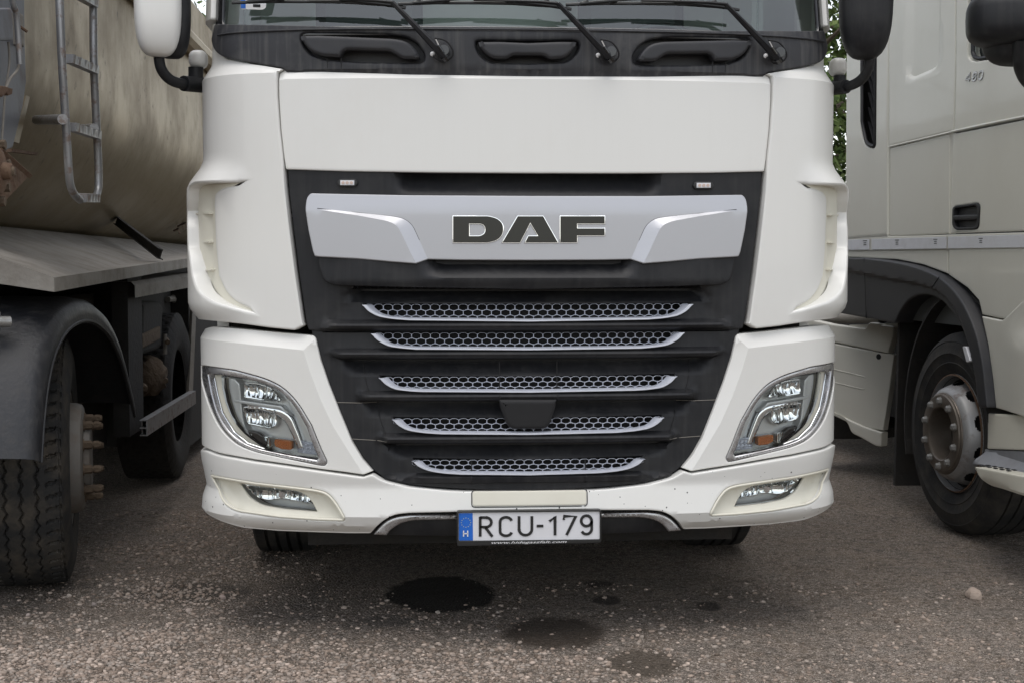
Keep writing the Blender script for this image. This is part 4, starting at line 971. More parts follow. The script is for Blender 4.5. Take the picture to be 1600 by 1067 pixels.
# fender below the strip, front corner
rpan('lower_body_panel', [(1318,392),(1478.5,390),(1478,428),(1440,414),(1400,406),(1318,402)], W2, d=-.008)
rpan('front_lower_panel', [(1481.5,390),(1840,385),(1840,510),(1600,500),(1566,498.5,6),(1533,492),(1528,470),(1510,450),(1481,430)], W2, d=-.005, grid=.2)
def bulge_d(u, v): return .03*sst(R.hit(1560,560)[0], R.hit(1620,560)[0], u)*sst(R.hit(1570,500)[1], R.hit(1570,540)[1], v)
rpan('front_corner_panel', [(1534,494.5),(1566,501,4),(1578,490,10),(1600,468,10),(1680,440),(1840,420),(1840,720),(1600,648),(1556,637),(1551,590),(1544,540)], W2, d=bulge_d, grid=.05, th=.05, ang=40)
# wheel arch
ARO = [(1316,403),(1360,403.5),(1400,407.5,40),(1440,415.5,40),(1482,432,40),(1512,462,40),(1535,508,40),(1548,560,40),(1556,637,3),(1535,634,3),(1531,600),(1522,548,40),(1503,500,40),(1476,468,40),(1450,459,30),(1428,465,30),(1412,484,30),(1403,505,4),(1390,503),(1312,489)]
ARC_IN = np.array([R.hit(x, y) for x, y in rp([(1535,640),(1531,600),(1522,548,40),(1503,500,40),(1476,468,40),(1450,459,30),(1428,465,30),(1412,484,30),(1403,505)], False)])
BAND = np.array([R.hit(x, y) for x, y in rp([(1543,640),(1538,590),(1527,535,40),(1507,482,40),(1478,452,40),(1440,440,40),(1410,436,30),(1330,420,30),(1316,421),(1316,395),(1400,398),(1482,425),(1560,480),(1575,640)])])
def arch_d(u, v):
    sh = (u+v).shape; uu = (u+0*v).ravel(); vv = (v+0*u).ravel(); k = inside(BAND, uu, vv); dd = pdist(BAND, uu, vv, True)
    return np.where(k, .045, .045-.028*sst(0, .02, dd)).reshape(sh)
A = rpan('wheel_arch', ARO, M['plastic2'], d=arch_d, th=.10, r=.008, grid=.012, ang=35)
for p, q in (((1362,404),(1358,498)), ((1481,433),(1469,450))): strip_tube(R, [R.hit(*p), R.hit(*q)], .0022, lambda a, b: float(arch_d(np.array([a]), np.array([b]))[0])+.0005, 5).build('panel_gap', M['dark'], A)
rpan('arch_reflector', [(1519,541,2),(1524,541,2),(1531,564,2),(1525.5,566,2)], M['strip'], A, d=.05, r=.002, th=.02)
# inner liner: a dark tunnel over the wheel
wc = R.hit(1485, 675); wcz = .513
def arcseg(r0, r1, a0, a1, n, d0, d1, cu, cv):
    mb = MB()
    for i in range(n):
        t0, t1 = a0+(a1-a0)*i/n, a0+(a1-a0)*(i+1)/n; c = []
        for d in (d0, d1):
            for r_, t in ((r0,t0),(r0,t1),(r1,t1),(r1,t0)): c.append(tuple(R.pos(cu+r_*math.cos(t), cv+r_*math.sin(t), d)))
        mb.hexa(c)
    return mb
arcseg(.665, .68, -.05, math.pi+.35, 26, -.62, -.02, wc[0]+.0, .55).build('wheel_liner', M['grime'], RT)
UF = R.hit(1403, 600, -.06)[0]
mb = MB(); c = [tuple(R.pos(u, v, d)) for v in (.10, 1.15) for u, d in ((UF,-.75),(UF,-.06),(UF-.03,-.06),(UF-.03,-.75))]; mb.hexa(c); mb.build('mudflap', M['grime'], RT, False)
mb = MB()
mb.hexa([tuple(R.pos(u, v, d)) for v in (.40, 1.1) for u, d in ((wc[0]-5.2,-1.9),(wc[0]+1.5,-1.9),(wc[0]+1.5,-.72),(wc[0]-5.2,-.72))]); mb.hexa([tuple(R.pos(u, v, d)) for v in (.40, 1.0) for u, d in ((wc[0]-4.2,-2.3),(UF-.3,-2.3),(UF-.3,-.35),(wc[0]-4.2,-.35))])
mb.hexa([tuple(R.pos(u, v, d)) for v in (1.05, 3.7) for u, d in ((R.hit(1330,300)[0],-2.4),(wc[0]+1.35,-2.4),(wc[0]+1.35,-2.35),(R.hit(1330,300)[0],-2.35))]); mb.build('chassis_fill', M['grime'], RT, False)
mb = MB(); mb.hexa([tuple(R.pos(u, v, d)) for v in (1.05, 1.3) for u, d in ((R.hit(1335,300)[0],-2.3),(wc[0]+1.3,-2.3),(wc[0]+1.3,-.08),(R.hit(1335,300)[0],-.08))]); mb.hexa([tuple(R.pos(u, v, d)) for v in (3.65, 3.75) for u, d in ((R.hit(1322,300)[0],-2.4),(wc[0]+1.3,-2.4),(wc[0]+1.3,0),(R.hit(1322,300)[0],0))])
mb.hexa([tuple(R.pos(u, v, d)) for v in (1.05, 3.7) for u, d in ((R.hit(1335,300)[0]-.02,-2.4),(R.hit(1335,300)[0],-2.4),(R.hit(1335,300)[0],-.1),(R.hit(1335,300)[0]-.02,-.1))]); mb.build('cab_shell', M['int'], RT, False)
# wheel: tyre, disc with hand holes, hub ring and nuts
axv = Vector((-R.p[0], -R.p[1], 0)); wcen = Vector(R.pos(wc[0], wcz, -.02))
st = .06; axv = Vector((axv.x*math.cos(st)-axv.y*math.sin(st), axv.x*math.sin(st)+axv.y*math.cos(st), 0))
prof = [(.285,-.03),(.292,-.012),(.297,-.004),(.302,-.006),(.308,-.004),(.33,.008),(.352,.016),(.356,.0185),(.36,.0165),(.40,.022),(.404,.025),(.408,.0225),(.44,.019),(.46,.012),(.464,.0135),(.468,.009),(.492,-.008),(.507,-.03)]
for a in (.07, .13, .19, .25): prof += [(.513,-a+.006),(.500,-a+.004),(.500,-a-.004),(.513,-a-.006)]
prof += [(.507,-.29),(.48,-.31),(.3,-.31)]
WH = lathe(prof, wcen, axv, 96).build('wheel', M['rubber'], RT, ang=30)
dprof = [(.299,-.006),(.298,.004),(.292,.006),(.288,-.004),(.284,-.05),(.274,-.065),(.266,-.062)]+[(.262-.030*t**1.3, -.055+.090*t) for t in np.linspace(0, 1, 15)]+[(.222,.046),(.212,.054),(.205,.056)]
def hole(i, k, n=240, c=12.2, hr_=4.6, ht=6.2, m_=10): return ((i-c)/hr_)**2+(((k % (n//m_))-n/m_/2+.5)/ht)**2 < 1
RIM = lathe(dprof, wcen, axv, 240, skip=hole).build('rim', M['rim'], WH, ang=35)
lathe([(.279,-.06),(.24,-.05),(.16,-.02)], wcen, axv, 48).build('rim_back', M['dark'], WH)
lathe([(.2835,-.048),(.2985,-.004),(.2985,.0048),(.2925,.0075)][1:], wcen, axv, 90).build('rim_flange', M['rust'], WH)
lathe([(.206,.045),(.207,.056),(.204,.063),(.200,.065),(.200,.069),(.196,.075),(.190,.077),(.137,.077),(.132,.073),(.130,.04),(.126,-.03),(.11,-.06)], wcen, axv, 90).build('hub_ring', M['hub'], WH, ang=30)
lathe([(.128,-.04),(.10,-.05),(.085,-.03),(.001,-.025)], wcen, axv, 40).build('hub_cap', M['grime'], WH)
e2 = Vector((0,0,1)); e1 = e2.cross(axv); nut0 = None
for k in range(10):
    t = 2*math.pi*(k+.5)/10; c = wcen+axv*.075+(e1*math.cos(t)+e2*math.sin(t))*.166
    if nut0 is None:
        b = MB(); b.tube([Vector((0,0,0)), Vector((0,0,0))+axv*.004, axv*.005, axv*.018, axv*.022], [.022,.022,.0175,.017,.012], 6)
        nut0 = mesh_obj('wheel_nut', b.V, b.F, M['nut'], None, False); nut0.parent = WH; nut0.location = c-origin(WH); c0 = nut0
    else: dup(nut0, WH, c-origin(WH))
# skirt panel behind the wheel, built on its own slightly turned plane
RS = Side(640, 2.95, -1)
o = (RS.hit(1390, 600)[0], 0)
P0 = Vector(RS.pos(o[0], 0, 0)); SK = Flat(P0, (math.cos(-.98), math.sin(-.98), 0), (0, 0, 1))
def span(name, pts, m, par=RT, d=0., **k): return panel(name, SK, [SK.hit(x, y) for x, y in rp(pts)], m, par, d=d, **k)
skm = span('side_skirt', [(1240,522),(1300,536),(1350,546),(1374,551),(1390,552),(1397,555),(1388,620),(1380,672),(1352,668),(1300,646),(1240,618)], W2, d=0., r=.006, th=.04, grid=.2)
span('skirt_top', [(1240,494),(1300,507,4),(1352,514,6),(1356,506,5),(1360,504),(1383,507),(1377,544),(1372,549),(1300,534),(1240,520)], W2, skm, d=.0, r=.008, th=.05, grid=.2)
span('skirt_corner', [(1378,508,2),(1398,510.5,3),(1397,525),(1389,551.5),(1372.5,548.5),(1376,525)], W2, skm, d=.012, r=.008, th=.05, grid=.2)
span('skirt_sill', [(1240,618),(1300,642),(1352,666),(1380,675),(1379,697.5,3),(1370,696),(1352,686,10),(1343,681,8),(1332,676,8),(1326,660,8),(1318,653,6),(1240,622)], W2, skm, d=.014, r=.01, th=.05, grid=.2)
for L in ([(1240,565),(1300,576),(1350,588),(1352,590)], [(1240,583),(1300,596),(1349,608),(1351,606)]): strip_tube(SK, [SK.hit(*p) for p in L], .003, .0, 6).build('skirt_crease', W2, skm)
MB().tube([SK.pos(*SK.hit(1373,557), -.01), SK.pos(*SK.hit(1373,557), .002)], [.018,.018], 14).build('skirt_lock', M['dark'], skm)
MB().tube([SK.pos(*SK.hit(1250,499), -.15), SK.pos(*SK.hit(1368,497), -.12)], .035, 16).build('air_pipe', M['dustysteel'], RT)
b = MB(); b.tube([SK.pos(*SK.hit(1370,500), -.05), SK.pos(*SK.hit(1378,497), -.03)], .028, 12); b.build('pipe_clamp', M['dark'], RT)
mb = MB(); mb.add([tuple(SK.pos(*SK.hit(x, y), d)) for d in (-.02, -.04) for x, y in ((1316,512),(1325,508),(1408,505),(1402,512))], [(3,2,1,0),(4,5,6,7),(0,1,5,4),(1,2,6,5),(2,3,7,6),(3,0,4,7)]); mb.build('catwalk', W2, RT, False)
span('under_box', [(1240,636),(1332,676),(1336,690),(1240,690)], M['grime'], d=-.25, r=.01, th=.5)
# step in front of the wheel
rpan('step_backing', [(1535,640),(1840,640),(1840,780),(1545,730)], M['grime'], d=-.12, th=.02)
rpan('step_riser', [(1536.5,644.5,2),(1545,645.5),(1600,648.5),(1840,655),(1840,706),(1600,703),(1546,701),(1537,700)], M['cream'], d=lambda u, v: -.02+.02*sst(R.hit(1537,670)[0], R.hit(1545,670)[0], u), r=.006, th=.08, grid=.03, hit_d=0)
rpan('step_kick', [(1537,701.5),(1546,702.5),(1600,704.5),(1840,708),(1840,770),(1600,737),(1545,726.5),(1533.5,725.5,2),(1536,716)], M['stepgrey'], d=lambda u, v: -.005+.05*sst(R.hit(1560,712)[1], R.hit(1560,728)[1], v), r=.004, th=.08, grid=.03)
tr_ = [R.pos(*R.hit(x, 726+.17*(x-1535), .05), d) for x, d in ((1535,.02),(1840,.05))]; tr_ += [R.pos(R.hit(1840, 778, .05)[0], 0, .16), R.pos(R.hit(1541, 727, .14)[0], 0, .14)]
for i_, j_ in ((2, 1), (3, 0)): tr_[i_][2] = tr_[j_][2]
mb = MB().hexa([tuple(p-np.array([0,0,.012])) for p in tr_]+[tuple(p) for p in tr_]); TRD = mb.build('step_tread', M['stepgrey'], RT, False)
for i in range(5):
    for j in range(2):
        u = R.hit(1572, 730)[0]+.065*i+.03*j; z = float(tr_[0][2]); z = z+(tr_[1][2]-z)*(u-R.hit(1534,726)[0])/(R.hit(1840,778)[0]-R.hit(1534,726)[0])
        MB().hexa([tuple(R.pos(u+a, z+h, .085+.04*j+b)) for h in (.0005, .003) for a, b in ((-.012,-.008),(.012,-.008),(.012,.008),(-.012,.008))]).build('tread_hole', M['dark'], TRD, False)
def sill_d(u, v): return .165-.75*np.clip(R.hit(1560,736)[1]-v, 0, 1)**1.0*.9 - .10*sst(R.hit(1560,700)[0], R.hit(1534,700)[0], u)
rpan('step_sill', [(1533.5,728.5,2),(1546,730.5),(1600,741),(1840,783),(1840,840),(1600,771),(1575,763),(1554,758,8),(1542,746,10)], M['cream'], d=sill_d, r=.006, th=.08, grid=.03, hit_d=.13)
# model figures on the door
FG = {'4': [[(.75,1),(.75,0),(.0,.68),(1,.68)]], '8': [arcn(.5,.27,.33,.25,0,360,16), arcn(.5,.75,.4,.25,0,360,16)], '0': [arcn(.5,.28,.4,.26,-180,0)+arcn(.5,.72,.4,.26,0,180)+[(.1,.28)]]}
for ch, x, y in (('4', 1508.5, 116.5), ('8', 1518.5, 114.5), ('0', 1528, 112.5)):
    L = [[R.hit(x+a*8+(1-b)*2.2, y+b*13-a*2, 0) for a, b in l] for l in FG[ch]]; strokes(R, L, .0085, .004, .004).build('model_figure', M['dullchrome'], DO, False)
# mirror
mm = blob(rp3(1575, 32, .42), (.16, .16, .105), 3.2, -.35).build('mirror', M['plastic'], RT)
MB().tube(bez([rp3(1598, 60, .40), rp3(1597, 92, .38), rp3(1601, 112, .33), rp3(1612, 128, .25), rp3(1640, 140, .0)], 6), .036, 14).build('mirror_arm', M['plastic'], mm)
blob(rp3(1590, 40, .36), (.13, .13, .16), 3).build('mirror_head', M['plastic'], mm)

# ================================================================== THE TIPPER ON THE LEFT
def side(lat, vp=640): return Side(vp, lat, 1)
L0 = side(-1.35)
LT = thing('truck', tuple(L0.pos(5.6, 0, -.6)), 'tipper truck on the left with stained tank body, ladder and black mudguard', 'truck')
def lp(t, lat, z):
    q = side(lat); return Vector(q.pos(t, z, 0.))
def lpx(px, py, lat):
    q = side(lat); u, v = q.hit(px, py); return Vector(q.pos(u, v, 0.))
def lpan(name, pts, m, lat, par=LT, d=0., **k):
    q = side(lat); k.setdefault('grid', .3); k.setdefault('r', .004); return panel(name, q, [q.hit(x, y) for x, y in rp(pts)], m, par, d=d, **k)
# tank: half-pipe section swept backwards
sec = [(-1.60, 3.3), (-1.60, 2.6), (-1.60, 2.36), (-1.605, 2.22), (-1.62, 2.12), (-1.65, 2.02), (-1.69, 1.93), (-1.75, 1.83), (-1.84, 1.72), (-1.96, 1.62), (-2.12, 1.53), (-2.35, 1.46), (-2.8, 1.42), (-3.2, 1.46), (-3.6, 1.7), (-3.9, 2.1), (-3.95, 2.6), (-3.95, 3.3)]
ts = np.concatenate([np.linspace(5.66, 9, 14), np.linspace(9.5, 22, 10)]); V = []
for t in ts:
    for a, z in sec: V.append(tuple(lp(t, a, z)))
n = len(sec); Fc = [(i*n+k, i*n+k+1, (i+1)*n+k+1, (i+1)*n+k) for i in range(len(ts)-1) for k in range(n-1)]
Fc.append(tuple(range(n)))
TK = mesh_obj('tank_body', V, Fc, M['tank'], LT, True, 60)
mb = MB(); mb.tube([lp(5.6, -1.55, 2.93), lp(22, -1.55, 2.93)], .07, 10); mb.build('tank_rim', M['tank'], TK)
# painted front end with its fittings
FE = lpan('front_plate', [(-160,-60),(38,-60),(38.5,60),(41,128),(36,165),(29,195),(20,231),(2,238),(-160,250)], M['greysteel'], -1.53, th=.06)
b = lpan('control_box', [(-60,13,2),(18,13,2),(19.5,20,2),(21.5,62,2),(19,64.5,2),(-60,64.5)], M['greysteel'], -1.47, FE, th=.1, r=.008)
MB().tube(bez([lpx(16,-30,-1.43), lpx(20,5,-1.43), lpx(25,20,-1.43), lpx(28,50,-1.43), lpx(31,101,-1.43)], 6), .0115, 12).build('grab_rail', M['galv'], FE)
MB().tube(bez([lpx(30,101,-1.43), lpx(26,112,-1.44), lpx(17,122,-1.45), lpx(9,138,-1.46), lpx(0,151,-1.46), lpx(-20,165,-1.46)], 6), .005, 8).build('cable', M['dustysteel'], FE)
MB().tube(bez([lpx(13,66,-1.49), lpx(14.5,100,-1.49), lpx(8,145,-1.49), lpx(5,190,-1.49), lpx(2,232,-1.49)], 6), .0045, 8).build('cable', M['dustysteel'], FE)
lpan('hinge_plate', [(31,20,1),(37,24,1),(38,74),(33,70)], M['dustysteel'], -1.50, FE, th=.03)
MB().tube([lpx(31,42,-1.49), lpx(42,50,-1.47)], .006, 6).build('latch', M['rust'], FE)
lpan('rusty_bracket', [(-6,134),(4,135),(11,138,2),(16,139),(15,148,1),(9,150),(6,146),(0,152),(-6,150)], M['rust'], -1.45, FE, th=.02, d=.01)
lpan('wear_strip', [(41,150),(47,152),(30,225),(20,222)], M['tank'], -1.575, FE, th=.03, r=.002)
lpan('side_seam', [(20,233),(60,239),(58,243),(18,238)], M['rust'], -1.56, FE, th=.02, r=.001)
# pivot bearing
BR = Vector(lpx(-4, 268, -1.40)); ax = Vector((L0.p[0], L0.p[1], 0))
pv = lathe([(.001,.05),(.022,.05),(.028,.045),(.03,.02),(.06,.018),(.075,.012),(.085,.0),(.088,-.06)], BR, ax, 36).build('pivot_bearing', M['rust'], LT, ang=25)
lathe([(.001,.06),(.014,.058),(.017,.05)], BR, ax, 18).build('bearing_pin', M['mud'], pv)
for k in range(8):
    t = k*math.pi/4+.3; c = BR+Vector((0,0,1))*math.sin(t)*.106+Vector((L0.a[0],L0.a[1],0))*math.cos(t)*.106
    MB().cyl(c-ax*.03, ax, .017, .045, 6).build('bearing_bolt', M['mud'], pv, False)
mb = MB()
P = [lpx(x, y, -1.44) for x, y in ((-30,236),(5,236),(46,274),(30,292),(10,312),(-30,318))]; Q = [p-ax*.12 for p in P]; nn = len(P)
mb.add(P+Q, [tuple(range(nn))[::-1], tuple(range(nn, 2*nn))]+[(i, (i+1) % nn, nn+(i+1) % nn, nn+i) for i in range(nn)]); mb.build('bearing_plate', M['rust'], pv, False)
mb = MB().tube([lpx(0,234,-1.40), lpx(46,275,-1.40)], .012, 4); mb.build('bearing_flange', M['rust'], pv, False)
# ladder
LD = side(-1.33); lq = lambda x, y, d=0.: Vector(LD.pos(*LD.hit(x, y), d))
r1 = bez([lq(92,-60), lq(93,0), lq(97,100), lq(102,180), lq(105,230), lq(107,265), lq(110,290), lq(116,304), lq(125,313)], 6)
r2 = bez([lq(144,-60), lq(145.5,0), lq(146.5,100), lq(150,180), lq(153,240), lq(154,275), lq(153,298), lq(148,312)], 6)
LA = MB().tube(r1, .0158, 14).build('ladder', M['galv'], LT)
MB().tube(r2, .0165, 14).build('ladder_rail', M['galv'], LA)
def rung(p, q, h=.034):
    n_ = 15; V = []; Fc = []
    for i in range(n_):
        t = i/(n_-1); c = p.lerp(q, t); w = .004*math.sin(t*math.pi*9)
        for a, z in ((-.012,-.5*h),(.02,-.5*h),(.022+w,.5*h),(-.012,.5*h+w)): V.append(c+ax*a+Vector((0,0,z)))
    Fc = [(i*4+k, i*4+(k+1) % 4, (i+1)*4+(k+1) % 4, (i+1)*4+k) for i in range(n_-1) for k in range(4)]+[(3,2,1,0),(n_*4-4,n_*4-3,n_*4-2,n_*4-1)]
    return MB().add(V, Fc)
for a, b_ in (((106,-16),(146,6)), ((106,92),(147,110)), ((111,199),(151,212)), ((127,310),(149,310.5))):
    rung(lq(*a), lq(*b_)).build('ladder_rung', M['galv'], LA, False)
for x, y, x2 in ((98, 187, 57), (147, 201, 118)):
    MB().tube([lq(x, y), lpx(x2, y+1, -1.6)], .02, 12).build('ladder_standoff', M['galv'], LA)
MB().tube([lq(98, -30), lpx(57, -30, -1.6)], .02, 12).build('ladder_standoff', M['galv'], LA)
# sloping cover over the wheels
def prism(P, down, name, m, par, **k):
    nn = len(P); Q = [p+Vector((0,0,-down)) if not isinstance(down, (list, tuple)) else p+Vector((0,0,-down[i])) for i, p in enumerate(P)]
    return MB().add(Q+P, [tuple(range(nn))[::-1], tuple(range(nn, 2*nn))]+[(i, (i+1) % nn, nn+(i+1) % nn, nn+i) for i in range(nn)]).build(name, m, par, **k)
A1, A2 = lpx(84.5, 434, -1.35), lpx(322, 400, -1.35)
B1 = lpx(0, 376, -1.62); B1 = B1+(B1-A1)*.6; t_in = side(-2.0)
B2 = Vector(side(-2.05).pos(side(-2.05).hit(330, 345)[0], 1.52, 0)); B1 = Vector(side(-2.05).pos(A1.y-CY+.18, 1.56, 0))
CV = prism([A1, A2, B2, B1], [.055, .055, .08, .2], 'wing_cover', M['dustysteel'], LT, ang=20)
# angle iron lying on the cover
nrm = (A2-A1).cross(B1-A1).normalized(); nrm = nrm if nrm.z > 0 else -nrm
def on_cover(px, py, h=0.):
    d = ray(px, py); k = (A1+nrm*h-CAM).dot(nrm)/d.dot(nrm); return CAM+d*k
p, q = on_cover(177, 350, .01), on_cover(245, 404, .01); dr = (q-p).normalized(); sd = dr.cross(nrm).normalized()
sd = -sd if sd.y < 0 else sd
mb = MB()
for o0, w_, h_ in ((Vector((0,0,0)), .035, .004), ): mb.hexa([p+sd*0, q+sd*0, q+sd*w_, p+sd*w_, p+nrm*h_, q+nrm*h_, q+sd*w_+nrm*h_, p+sd*w_+nrm*h_])
mb.hexa([p+sd*.012, q+sd*.012, q+sd*.018, p+sd*.018, p+sd*.012+nrm*.05, q+sd*.012+nrm*.05, q+sd*.018+nrm*.05, p+sd*.018+nrm*.05])
mb.hexa([p+sd*-.008+nrm*.05, q+sd*-.008+nrm*.05, q+sd*.018+nrm*.05, p+sd*.018+nrm*.05, p+sd*-.008+nrm*.055, q+sd*-.008+nrm*.055, q+sd*.018+nrm*.055, p+sd*.018+nrm*.055]); mb.build('angle_iron', M['grime'], CV, False)
mb = MB()
for x, y in ((278,354),(283,352),(272,361)): mb.tube([on_cover(x, y, .01), on_cover(x+6, y-3, .05), on_cover(x+9, y+4, .01)], .008, 6)
mb.build('cover_clip', M['rust'], CV)
# mudguard
gz = side(-1.37); G = [(62,722),(66,660),(73,600),(84,553),(100,521),(117,506),(134,501),(152,507),(170,526),(186,560),(198,603),(209,650)]
Gu = [gz.hit(x, y) for x, y in G]; Gc = [Vector((a, b, 0)) for a, b in Gu]; Gs = [(p.x, p.y) for p in bez(Gc, 4)]
V = []; lats = [(-1.37,0),(-1.362,.012),(-1.372,.035),(-1.40,.048),(-1.46,.054),(-1.9,.056)]; n = len(Gs); S0 = np.array(Gs); tg = np.gradient(S0, axis=0); tg /= np.linalg.norm(tg, axis=1)[:,None]; nm = np.stack([-tg[:,1], tg[:,0]], 1)
for lt, off in lats:
    q = S0+nm*off*1.9
    V += [tuple(lp(a, lt, b)) for a, b in q]
for lt, off in lats[::-1]:
    q = S0+nm*(off*1.9-.012); V += [tuple(lp(a, lt+.0, b)) for a, b in q]
m2 = 2*len(lats); Fc = [(k*n+i, k*n+i+1, ((k+1) % m2)*n+i+1, ((k+1) % m2)*n+i) for k in range(m2) for i in range(n-1)]
MG = mesh_obj('mudguard', V, Fc, M['mudguard'], LT, True, 50)
bm_ = MB().tube([lp(a, -1.366, b) for a, b in Gs], .008, 6); bm_.build('mudguard_edge', M['mudguard'], MG)
# bracket bar in front of the mudguard
brk = at_y(-20, 500, lpx(20,500,-1.5).y-.25)
mb = MB().tube([lpx(-30,500,-1.62)-Vector((0,.12,0)), lpx(30,501,-1.5)-Vector((0,.12,0))], .021, 14); mb.build('mudguard_bracket', M['nut'], MG)
mb = MB().tube([lpx(4,500,-1.57)-Vector((0,.125,0)), lpx(20,500,-1.53)-Vector((0,.125,0))], .0225, 14); mb.build('bracket_clamp', M['gloss'], MG)
for y in (488, 512): MB().tube([lpx(6,y,-1.56)-Vector((0,.15,0)), lpx(18,y,-1.53)-Vector((0,.15,0))], .009, 6).build('clamp_bolt', M['bright'], MG)
# inner wing liner behind the wheel
inn = MB(); Zs = [(Gs[i][0]-.0, Gs[i][1]-.02) for i in range(0, n, 2)]
# front wheel: zigzag tread, protruding hub
wl = side(-1.43); tcx = 5.98; C0 = Vector(wl.pos(tcx, .533, 0)); ang_ = .185
wax = Vector((L0.p[0], L0.p[1], 0)); wax = Vector((wax.x*math.cos(ang_)-wax.y*math.sin(ang_), wax.x*math.sin(ang_)+wax.y*math.cos(ang_), 0))
wfw = Vector((-wax.y, wax.x, 0)); C0 = lpx(110, 700, -1.4); C0 = at_z(113, 905, 0); C0 = Vector((C0.x, C0.y, .533))
Rw, Ww = .533, .315
pw = np.linspace(.0, -Ww, 90)
tp = [(.288,-.02),(.292,.0),(.30,.008),(.34,.016),(.40,.02),(.45,.016),(.49,.004),(.512,-.004)]
def treadr(w): # w distance inward from the outer shoulder
    return Rw-.006*((w/Ww-.5)*2)**2
prof = tp+[(treadr(-w)-(.012 if w > -.008 or w < -Ww+.008 else 0), w-.006) for w in pw]+[(.48,-Ww-.02),(.30,-Ww-.01)]
def tdisp(P, th):
    H = P[:,1][:,None]; T_ = th[None,:]*np.ones((len(P),1)); tread = (P[:,0] > .515)[:,None]
    tri = np.abs(((T_*56/(2*math.pi)) % 1)-.5)*2-.5
    g = np.zeros(T_.shape)
    for c in (.100, .160, .220): g = np.maximum(g, (np.abs(-H-c-tri*.014) < .0042)*1.)
    lug = ((T_*62/(2*math.pi)) % 1); w = -H-.006
    ell = (np.abs(w-.040) < .021)*(np.abs(lug-.5-(w-.04)*6) < .17*(1-.5*np.abs(w-.04)/.021))
    ell2 = (np.abs(w-(Ww-.04)) < .021)*(np.abs(lug-.5) < .17)
    sipe = (np.abs(w-.006) < .010)*(np.abs(lug-.5) < .2)*.5
    return -.013*np.maximum(g, np.maximum(ell, np.maximum(ell2, sipe)))*tread
WL = lathe(prof, C0, wax, 620, disp=tdisp).build('wheel', M['rubber_dirty'], LT, ang=32)
lathe([(.292,-.005),(.290,.004),(.283,.002),(.278,-.05),(.272,-.10),(.262,-.10),(.248,-.06),(.240,-.01),(.236,.03),(.228,.052),(.214,.060),(.205,.061),(.150,.061),(.145,.085),(.138,.09),(.001,.09)], C0, wax, 90, skip=lambda i, k: i in (5, 6) and (k % 9) in (0, 1, 2, 3)).build('rim', M['muddyrim'], WL, ang=35)
lathe([(.275,-.09),(.2,-.08)], C0, wax, 30).build('rim_back', M['dark'], WL)
n0 = None; e2 = Vector((0,0,1)); e1 = e2.cross(wax)
for k in range(10):
    t = 2*math.pi*(k+.28)/10; c = C0+wax*.060+(e1*math.cos(t)+e2*math.sin(t))*.1675
    if n0 is None:
        b = MB(); z = Vector((0,0,0)); b.tube([z, wax*.006, wax*.0065], [.026,.026,.018], 12); b.tube([wax*.006, wax*.036, wax*.040], [.0185,.0185,.013], 6); b.tube([wax*.038, wax*.074, wax*.076], [.0125,.0125,.009], 10); b.tube([wax*.045, wax*.066], [.0165,.0165], 6)
        n0 = mesh_obj('wheel_bolt', b.V, b.F, M['mud'], None, False); n0.parent = WL; n0.location = c-origin(WL)
    else: dup(n0, WL, c-origin(WL))
# chassis parts behind the front wheel
def lbox(t0, t1, a0, a1, z0, z1, name, m, par=LT, **k):
    return MB().hexa([tuple(lp(t, a, z)) for z in (z0, z1) for t, a in ((t0,a0),(t0,a1),(t1,a1),(t1,a0))]).build(name, m, par, False, **k)
pa = lpx(200, 560, -1.42); q_ = side(-1.42); tpost = q_.hit(201, 560)[0]; tpe = q_.hit(223, 560)[0]
lbox(tpost, tpost+.03, -1.42, -1.50, q_.hit(201,683)[1], 1.30, 'frame_post', M['grime']); lbox(tpost+.03, tpe, -1.42, -1.43, q_.hit(201,683)[1], 1.30, 'frame_post', M['grime'])
# ribbed tread plate
st0 = lpx(212, 437, -1.38); N_ = 22; V = []; Fc = []
q = side(-1.38); a0, z0 = q.hit(211, 466); a1, z1 = q.hit(300, 449); zt0, zt1 = q.hit(205, 441)[1], q.hit(300, 427)[1]
for i in range(N_*2+1):
    t = i/(N_*2); u = a0+(a1-a0)*t; o_w = .012*(i % 2)
    V += [tuple(lp(u, -1.38-o_w, z0+(z1-z0)*t)), tuple(lp(u, -1.38-o_w, zt0+(zt1-zt0)*t-.02)), tuple(lp(u, -1.40-o_w, zt0+(zt1-zt0)*t)), tuple(lp(u-.06, -1.75, zt0+(zt1-zt0)*t))]
Fc = [(i*4+k, (i+1)*4+k, (i+1)*4+k+1, i*4+k+1) for i in range(N_*2) for k in range(3)]
mesh_obj('ribbed_step', V, Fc, M['dustysteel'], LT, False)
# air reservoir with dried mud, its strap, side rail
q = side(-1.5)
c1_, c2_ = lpx(236, 480, -1.55), lpx(236, 560, -1.55)
lpan('filter_housing', [(224,472,4),(250,470,10),(255,478,6),(253,545,4),(222,556,4)], M['grime'], -1.48, th=.3, r=.03, seg=4)
lpan('filter_band', [(223,524),(251,510),(251,530),(223,545)], M['mud'], -1.462, th=.02, r=.01)
q_ = side(-1.5); u0, v0 = q_.hit(237, 590)
lathe([(.001,.05),(.06,.045),(.105,.02),(.12,-.02),(.125,-.3)], Vector(q_.pos(u0+.1, v0, -.02)), Vector((L0.p[0]*.75-L0.a[0]*.6, L0.p[1]*.75-L0.a[1]*.6, 0)).normalized(), 30, disp=lambda P, th: .010*np.sin(7*th)[None,:]*np.sin(P[:,1]*60)[:,None]+.006*np.sin(17*th)[None,:]).build('air_reservoir', M['mud'], LT)
for x, y in ((224, 602), (256, 590), (259, 530)): MB().tube([lpx(x, y, -1.47), lpx(x+3, y+5, -1.44)], .016, 6).build('reservoir_fitting', M['mud'], LT)
